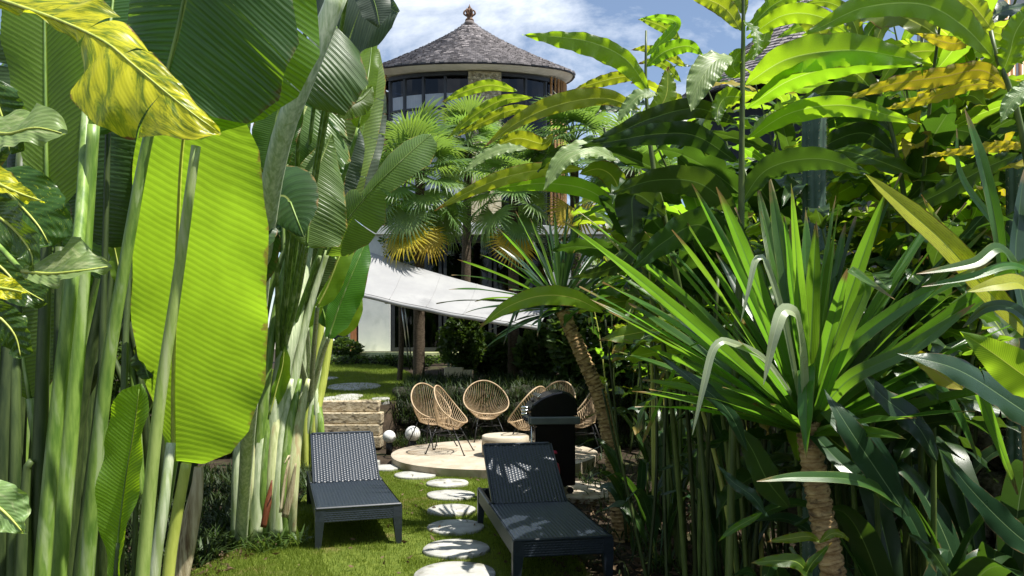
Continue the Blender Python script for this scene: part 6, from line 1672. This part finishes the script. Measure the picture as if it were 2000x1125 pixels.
# broad dark leaves, lower right
b1 = thing('broadleaf_plant', (1.5, 2.35, 0), 'plant with broad glossy dark leaves in the lower right corner', 'plant')
V, Fc = tube(curve([(1.75, 2.4, -.02), (1.68, 2.4, 0.7), (1.7, 2.4, 1.35)], 12), (0.022, 0.014), 8); part('stem', V, Fc, M['cane'], b1)
for k, (pp, w, mt, nh) in enumerate((
        ([(2080, 860, 2.3), (1980, 790, 2.25), (1870, 722, 2.2), (1752, 690, 2.2)], 42, 'broad', (-.1, -1, .6)),
        ([(2060, 1100, 2.3), (1980, 1040, 2.2), (1900, 960, 2.15), (1836, 880, 2.15)], 32, 'broad', (-.2, -1, .4)),
        ([(2080, 780, 2.1), (2010, 740, 2.05), (1940, 690, 2.0), (1876, 648, 2.0)], 46, 'glow', (-.1, -1, -.3)),
        ([(1880, 760, 2.4), (1840, 735, 2.4), (1800, 700, 2.4), (1765, 690, 2.4)], 22, 'gingero', (-.1, -1, .2)),
        ([(1780, 1020, 2.5), (1720, 930, 2.45), (1660, 840, 2.4), (1610, 760, 2.45)], 38, 'broad', (.2, -1, .2)),
        ([(1830, 900, 2.6), (1790, 830, 2.6), (1720, 770, 2.6), (1680, 720, 2.6)], 30, 'broad', (.2, -1, .3)),
        ([(1560, 900, 2.9), (1550, 820, 2.85), (1510, 790, 2.85), (1468, 790, 2.85)], 26, 'ginger', (.3, -1, 0)),
        ([(1540, 990, 2.7), (1500, 940, 2.65), (1470, 880, 2.62), (1440, 830, 2.6)], 34, 'gingerd', (.2, -1, .2)),
        ([(1460, 880, 2.6), (1420, 800, 2.55), (1350, 740, 2.5), (1285, 692, 2.5)], 18, 'broad', (.1, -1, .5)),
        ([(1500, 1010, 2.6), (1470, 970, 2.6), (1430, 940, 2.6), (1400, 905, 2.6)], 14, 'broad', (.1, -1, .5)),
        ([(1605, 1060, 2.6), (1580, 1048, 2.6), (1540, 1052, 2.6), (1498, 1058, 2.6)], 11, 'gingery', (0, -1, .4)),
        ([(1600, 1060, 2.55), (1625, 1042, 2.55), (1645, 1045, 2.55), (1658, 1058, 2.55)], 10, 'gingery', (0, -1, .4)),
        ([(1490, 1000, 2.7), (1465, 1015, 2.7), (1430, 1035, 2.7), (1402, 1058, 2.7)], 9, 'ginger', (0, -1, .3)),
        ([(1590, 1140, 2.4), (1560, 1100, 2.4), (1520, 1095, 2.4), (1465, 1100, 2.4)], 16, 'ginger', (0, -1, .5)),
        ([(1560, 1160, 2.4), (1580, 1110, 2.4), (1600, 1085, 2.4), (1625, 1060, 2.4)], 12, 'ginger', (.2, -1, .4)),
        ([(1860, 1140, 2.3), (1830, 1090, 2.3), (1800, 1060, 2.3), (1770, 1040, 2.3)], 14, 'gingerd', (0, -1, .4)))):
    o = hero(b1, mt, pp, w, 400 + k, nh=nh, tear=(k == 0), wave=(2.5, .005))
V, Fc = tube(curve([(1.3, 2.7, -.02), (1.2, 2.65, 0.5), (0.98, 2.6, 0.9)], 12), (0.014, 0.008), 7); part('stem', V, Fc, M['cane'], b1)

# low, dark, strap and paddle leaved plants filling the shaded bed
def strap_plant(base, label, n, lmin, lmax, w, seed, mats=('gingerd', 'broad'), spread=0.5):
    t = thing('broadleaf_plant', (*base, 0.0), label, 'plant')
    r = np.random.default_rng(seed)
    for k in range(n):
        az = k * 2.39996 + r.normal() * .3; l = r.uniform(lmin, lmax); sp = spread * r.uniform(.4, 1.2)
        h = np.array((math.cos(az), math.sin(az), 0.0)); b = np.array((*base, -0.02)) + h * r.uniform(.01, .06)
        e1 = b + h * l * sp * .25 + np.array((0, 0, l * .5)); e2 = b + h * l * sp * .7 + np.array((0, 0, l * .82)); e3 = b + h * l * sp * 1.25 + np.array((0, 0, l * (.92 - .35 * sp)))
        C = curve([b, e1, e2, e3], 44)
        side = np.array((-math.sin(az), math.cos(az), 0.0)); T = unit(np.gradient(C, axis=0)); nhs = np.cross(T, np.tile(side, (len(C), 1)))
        nhs = -nhs if nhs[-1][2] < 0 else nhs
        ww = w * r.uniform(.7, 1.2) * np.interp(np.linspace(0, 1, 45), [0, .3, .38, .55, .72, .9, 1], [.12, .12, .45, 1, .9, .4, .01])
        V, Q, UV = blade(C, nhs * math.cos(.3) + side * math.sin(r.normal() * .5), ww, ww, 5, .25, .3, (0, 0), (3, .006), .2, seed=seed * 40 + k)
        part('leaf', V, Q, G[mats[r.integers(len(mats))]], t, UV)
for k, (b_, lab, n_, a_, c_, w_) in enumerate((
        ((1.15, 3.05), 'low dark paddle-leaved plant left of the front dracaena trunk', 9, .6, 1.0, .07),
        ((1.62, 2.95), 'dark paddle-leaved plant right behind the front dracaena trunk', 11, .9, 1.4, .075),
        ((2.05, 3.1), 'tall dark paddle-leaved plant in the lower right corner', 12, 1.0, 1.5, .08),
        ((1.9, 4.1), 'dark paddle-leaved plant in front of the rock wall', 12, 1.0, 1.5, .075),
        ((2.5, 4.6), 'dark paddle-leaved plant at the foot of the rock wall by the right edge', 12, 1.0, 1.6, .08),
        ((1.25, 4.3), 'dark paddle-leaved plant among the bare canes', 10, .8, 1.3, .06),
        ((1.05, 5.3), 'small paddle-leaved plant right of the right lounger', 9, .5, .95, .05),
        ((0.98, 5.75), 'dark narrow-leaved plant hiding the foot of the leaning trunk', 11, .6, 1.05, .045),
        ((1.35, 6.4), 'dark paddle-leaved plant right of the leaning trunk', 10, .7, 1.3, .06),
        ((1.75, 5.4), 'dark paddle-leaved plant deep in the shade of the ginger', 11, .9, 1.5, .07),
        ((1.75, 8.3), 'paddle-leaved plant at the right end of the patio', 10, .7, 1.2, .06))):
    strap_plant(b_, lab, n_, a_, c_, w_, 600 + k)

# ================================================================ columnar cacti
def cactus(px, d, ytop, wpx, label, seed):
    x = (px - 1000) / F * d; rad = wpx / F * d / 2; h = EYE + (HOR - ytop) / F * d
    t = thing('column_cactus', (x, d, 0), label, 'cactus', 'columnar cacti among the ginger')
    ribs = 8; n = ribs * 6; rows = 70
    V = []; Fc = []
    for i in range(rows + 1):
        z = h * i / rows; k = 1.0
        if z > h - rad * 1.3: k = math.sqrt(max(0.0, 1 - ((z - h + rad * 1.3) / (rad * 1.3)) ** 2)) + 0.02
        for j in range(n):
            a = 2 * math.pi * j / n
            rr = rad * k * (0.80 + 0.20 * abs(math.cos(ribs * a / 2)) ** 0.7) * (1 + 0.02 * math.sin(z * 9 + seed))
            V.append((rr * math.cos(a), rr * math.sin(a), z))
    for i in range(rows):
        for j in range(n):
            m_ = (j + 1) % n; Fc.append((i * n + j, i * n + m_, (i + 1) * n + m_, (i + 1) * n + j))
    Fc.append(tuple(range(rows * n, rows * n + n)))
    link('stem', new_mesh('stem', V, Fc), M['cactus'], t)
    r = np.random.default_rng(seed); sv = []; sf = []
    for k in range(ribs):
        a = 2 * math.pi * k / ribs
        for z in np.arange(0.5, h - rad * .6, 0.035):
            c = np.array((rad * 1.0 * math.cos(a), rad * 1.0 * math.sin(a), z))
            for q in range(5):
                d_ = unit((np.array((math.cos(a), math.sin(a), 0)) + r.normal(size=3) * 0.7)[None])[0] * 0.016; s_ = unit(np.cross(d_, (0.1, 0.2, 1))[None])[0] * 0.0012
                b = len(sv); sv += [c - s_, c + s_, c + d_]; sf.append((b, b + 1, b + 2))
    o = link('spines', new_mesh('spines', sv, sf, None, False), M['spine'], t); o['kind'] = 'stuff'
cactus(1590, 3.45, 180, 46, 'column cactus with its rounded tip showing above the ginger, right of the tall cane', 3)
cactus(1995, 3.3, 300, 52, 'column cactus cut by the right edge of the photo', 5)

# ================================================================ fan palms by the villa
def fan_mesh(seed, segs=34, R=0.62, ang=2.25, stem=0.0):
    r = np.random.default_rng(seed)
    V = []; Q = []; UV = []
    for k in range(segs):
        a = -ang + 2 * ang * (k + .5) / segs; da = ang / segs
        l = R * (0.72 + 0.28 * math.cos(a * 0.62)) * r.uniform(.92, 1.05); dr = r.uniform(0.12, 0.5)
        for i, (f, wf, lift) in enumerate(((0.02, 1.0, 0.0), (0.30, 1.0, 0.05), (0.58, 0.95, 0.06), (0.80, 0.50, 0.02), (1.0, 0.04, 0.0))):
            rr = l * f; w = rr * math.tan(da) * wf if f < 0.6 else l * 0.58 * math.tan(da) * wf
            z = 0.10 * rr - dr * l * max(0, f - 0.45) ** 2 * 2.2
            c = np.array((rr * math.cos(a), rr * math.sin(a), z)); s = np.array((-math.sin(a), math.cos(a), 0))
            V += [c - s * w, c + np.array((0, 0, w * 0.55)), c + s * w]; UV += [(0.1, f), (0.5, f), (0.9, f)]
        b = len(V) - 15
        for i in range(4):
            for j in range(2):
                Q.append((b + i * 3 + j, b + i * 3 + j + 1, b + i * 3 + j + 4, b + i * 3 + j + 3))
    return new_mesh('fan_leaf', V, np.array(Q), np.array(UV), False)
FANS = [fan_mesh(s) for s in range(4)]
for me in FANS: me.materials.append(G['fan'])
FANY = [fan_mesh(s + 10) for s in range(2)]
for me in FANY: me.materials.append(G['fany'])
V, Fc = tube(curve([(0, 0, 0), (0.25, 0, 0.10), (0.5, 0, 0.10)], 8), (0.018, 0.010), 6)
PET = new_mesh('petiole', V, Fc); PET.materials.append(M['stalk'])
def fan_palm(px, d, ybase_z, ycrown, label, n, seed, R=1.0, lean=0.0, dead=0, droop=2.0, dz=0.25):
    zc = EYE + (HOR - ycrown) / F * d; x = (px - 1000) / F * d
    t = thing('fan_palm', (x, d, ybase_z), label, 'palm', 'fan palms in front of the villa')
    V, Fc = tube(curve([(lean, 0, -.05), (lean * .5, 0, (zc - ybase_z) * .5), (0, 0, zc - ybase_z)], 40), np.linspace(0.12, 0.085, 41) * (1 + 0.06 * (np.arange(41) % 2)), 12)
    link('trunk', new_mesh('trunk', V, Fc), M['trunk'], t)
    r = np.random.default_rng(seed)
    for k in range(n + dead):
        f = k / n; isd = k >= n
        el = (1.35 - droop * f ** 0.9 if not isd else r.uniform(-0.95, -0.7)); az = k * 2.39996 + r.normal() * .2
        if isd: az = -1.57 + (k - n - (dead - 1) / 2) * 0.7
        s = R * r.uniform(.85, 1.15)
        base = Matrix.Translation((0, 0, zc - ybase_z - (dz * f if not isd else 1.12))) @ Matrix.Rotation(az, 4, 'Z') @ Matrix.Rotation(-el, 4, 'Y') @ Matrix.Diagonal((s, s, s, 1))
        fm = (FANY if isd else FANS)
        lf = bpy.data.objects.new('leaf', fm[k % len(fm)]); COL.objects.link(lf); lf.parent = t
        lm = base @ Matrix.Translation((0.5, 0, 0.10)) @ Matrix.Rotation(0.35 + r.normal() * .1, 4, 'Y') @ Matrix.Rotation(r.normal() * .25, 4, 'X')
        lf.matrix_local = lm
        if isd: lf['label'] = 'yellow dying fan leaf'
        pt_ = bpy.data.objects.new('leaf_stalk', PET); COL.objects.link(pt_); pt_.parent = lf
        pt_.matrix_parent_inverse = Matrix(); pt_.matrix_local = lm.inverted() @ base
fan_palm(820, 14.75, 1.0, 322, 'fan palm with yellow dying leaves hanging over the sail, left of the centre', 30, 1, 1.15, -0.02, 2, droop=2.15, dz=0.85)
fan_palm(1003, 14.9, 1.0, 335, 'fan palm whose thick dark trunk stands below the right part of the sail', 24, 2, 1.05, 0.0, 1, droop=2.2, dz=0.9)
fan_palm(1120, 15.0, 1.0, 275, 'fan palm right of the villa tower behind the ginger leaves', 22, 3, 1.1, 0.1, 1)
fan_palm(1230, 13.6, 0.95, 330, 'fan palm partly hidden behind the ginger at centre right', 22, 5, 1.0, 0.1, 0)
fan_palm(915, 17.2, 1.2, 285, 'farther fan palm at the foot of the villa tower, behind the sail', 24, 6, 1.1, -0.1, 0)

# dark slim trunks and shrubs below the sail
for k, (px, d, w, lab) in enumerate(((780, 14.95, .05, 'slim dark trunk standing left of the palm trunk below the sail'), (1100, 14.95, .05, 'slim dark trunk just left of the leaning dracaena'))):
    x = (px - 1000) / F * d
    t = thing('tree_trunk', (x, d, 0.95), lab, 'tree')
    V, Fc = tube(curve([(0, 0, -.05), (0.04, 0, 0.8), (0.02, 0, 2.9)], 14), (w * 1.1, w), 10); link('trunk', new_mesh('trunk', V, Fc), M['trunk'], t)
    
    for q in range(5):
        V, Fc = tube(curve([(0.02, 0, 2.2 + .22 * q), (0.25 * math.cos(q * 2.2), 0.2 * math.sin(q * 2.2), 2.35 + .2 * q), (0.4 * math.cos(q * 2.2), 0.3 * math.sin(q * 2.2), 2.4 + .2 * q)], 6), (0.015, 0.006), 5); link('branch', new_mesh('branch', V, Fc), M['trunk'], t)
    V, Fc = leafcloud(260, ((-.35, -.3, 2.2), (.35, .3, 2.9)), 0.06, 90 + k); link('crown', new_mesh('crown', V, Fc, None, False), M['hedgeleaf'], t)
def shrub(name, loc, sz, n, leaf, label, seed, mat='hedgeleaf', cat='shrub'):
    t = thing(name, loc, label, cat)
    r = np.random.default_rng(seed)
    def vol(r_, n_):
        d = unit(r_.normal(size=(n_, 3))); rad = r_.uniform(.45, 1, n_) ** .5
        b = 1 + .25 * np.sin(d[:, 0] * 5 + seed) * np.cos(d[:, 1] * 4)
        p = d * (rad * b)[:, None] * np.array(sz) / 2; p[:, 2] = p[:, 2] + sz[2] / 2
        return p
    V, Fc = leafcloud(n, vol, leaf, seed); link('foliage', new_mesh('foliage', V, Fc, None, False), M[mat], t)
    st_ = MB()
    for k in range(5): st_.tube([(r.normal() * .04, r.normal() * .04, -.05), (r.normal() * sz[0] * .2, r.normal() * sz[1] * .2, sz[2] * .7)], 0.012, 5)
    link('stems', new_mesh('stems', st_.v, st_.f), M['trunk'], t)
shrub('shrub', (P(905, 0, 14.6).x, 14.6, 1.05), (0.9, 0.8, 1.3), 2600, .07, 'dark feathery shrub before the glass doors', 1)
shrub('shrub', (P(1060, 0, 14.8).x, 14.8, 1.0), (1.2, 0.9, 1.0), 2000, .12, 'large-leaved bright shrub below the right end of the sail', 2, 'tuft')
shrub('shrub', (P(960, 0, 15.6).x, 15.6, 1.0), (1.3, 0.9, 0.9), 2000, .11, 'leafy shrub under the middle of the sail', 3)
shrub('shrub', (P(1150, 0, 13.4).x, 13.4, .95), (1.6, 1.2, 1.7), 3500, .11, 'dense shrub behind the leaning dracaena trunk', 4)
shrub('shrub', (P(1280, 0, 13.0).x, 13.0, .9), (2.2, 1.4, 2.6), 4500, .13, 'dense tall shrub closing the view at centre right', 5)
shrub('shrub', (4.4, 13.0, 1.85), (2.6, 2.0, 2.6), 4000, .14, 'bushy shrub on top of the rock wall below the far pavilion', 6)
shrub('shrub', (4.7, 6.6, 1.85), (1.8, 3.0, 2.0), 4500, .12, 'dark bushy shrub on top of the rock wall in front of the bamboo screen', 7)
shrub('shrub', (P(672, 0, 18.6).x, 18.6, 1.35), (0.9, 0.5, 0.5), 900, .07, 'small dark shrub at the foot of the red wooden door post', 8)

# ================================================================ tufts and ground cover
def tuft(loc, label, n, length, width, seed, group='strap-leaved tufts along the beds', mat='tuft'):
    t = thing('grass_tuft', (loc[0], loc[1], loc[2]), label, 'plant', group)
    r = np.random.default_rng(seed)
    V, Fc = curved_blades(np.c_[r.normal(size=(n, 2)) * 0.035, np.zeros(n) - .01], length, width, r, 1.0, 0.85)
    link('blades', new_mesh('blades', V, Fc), M[mat], t)
TL = [((470, 1052, 5.9), 'dark tuft at the left foot of the middle palm clump'), ((512, 1062, 5.8), 'dark tuft in front of the red sheath'), ((548, 1050, 5.9), 'tuft between the middle palm clump and the left lounger'),
      ((585, 1040, 6.0), 'tuft touching the left lounger\'s front leg'), ((430, 1040, 6.0), 'tuft behind the dry cut sheath'), ((400, 1075, 5.6), 'lowest tuft beside the dry cut sheath'),
      ((575, 960, 7.6), 'tuft behind the left lounger\'s rear leg'), ((600, 925, 8.2), 'tuft at the foot of the far stalks'), ((440, 1000, 6.6), 'tuft in the dark behind the middle palm clump'),
      ((1150, 925, 8.6), 'dark tuft right of the barbecue'), ((1185, 905, 9.4), 'dark tuft at the right end of the patio'), ((1225, 985, 7.4), 'tuft at the edge of the leaf litter'),
      ((812, 872, 11.4), 'few dark blades in front of the larger globe lamp'), ((1105, 905, 9.0), 'dark tuft between barbecue and patio'), ((1260, 1060, 5.9), 'pale tuft right of the right lounger\'s foot end'), ((1300, 1100, 5.4), 'tuft below the bare canes')]
for k, ((px, py, d), lab) in enumerate(TL):
    d = min(d, 13); x = (px - 1000) / F * d
    far = d > 8
    tuft((x, d, 0.0), lab, 26 if k != 12 else 9, 0.30 if not far else 0.26, 0.016, 500 + k, mat='tuft' if k not in (9, 10, 12, 13) else 'sedge')
r = np.random.default_rng(9)
bs = np.vstack([np.c_[r.uniform(-4.0, -2.15, 5500), r.uniform(3.6, 9.5, 5500)], np.c_[r.uniform(-2.6, -2.1, 500), r.uniform(4.5, 6.6, 500)]])
keep = ~inside(lawn_rim, bs); bs = bs[keep]
V, Fc = curved_blades(np.c_[bs, np.zeros(len(bs))], 0.30, 0.015, r)
g = link('ground_cover', new_mesh('ground_cover', V, Fc), M['sedge']); g['kind'] = 'stuff'; g['label'] = 'dark strap-leaved ground cover below the palms'
bs = np.c_[r.uniform(0.6, 3.1, 1800), r.uniform(2.6, 11, 1800)]; bs = bs[~inside(lawn_rim, bs) & (bs[:, 0] > .55 + .03 * bs[:, 1])]
V, Fc = curved_blades(np.c_[bs, np.zeros(len(bs))], 0.24, 0.014, r)
g = link('shade_cover', new_mesh('shade_cover', V, Fc), M['sedge']); g['kind'] = 'stuff'; g['label'] = 'dark ground cover below the ginger'
def litter(n, x0, x1, y0, y1, seed, s=0.035):
    V, Fc = leafcloud(n, lambda r_, n_: np.c_[r_.uniform(x0, x1, n_), r_.uniform(y0, y1, n_), r_.uniform(0.0, 0.03, n_)], s, seed, 0.5)
    V[:, 2] = np.clip(V[:, 2], -0.005, 0.045); return V, Fc
V, Fc = litter(2600, 0.3, 2.2, 3.2, 8.6, 4)
g = link('leaf_litter', new_mesh('leaf_litter', V, Fc, None, False), M['litter']); g['kind'] = 'stuff'; g['label'] = 'dry leaf litter right of the right lounger'
V, Fc = litter(900, -2.9, -2.0, 4.2, 6.2, 5, 0.028)
V2, F2 = litter(110, -2.0, 0.3, 4.4, 9.2, 6, 0.03); V2[:, 2] += 0.02
Fc = np.vstack([Fc, F2 + len(V)]); V = np.vstack([V, V2])
g = link('leaf_litter', new_mesh('leaf_litter', V, Fc, None, False), M['litter']); g['kind'] = 'stuff'; g['label'] = 'dry leaf litter at the foot of the left palms'
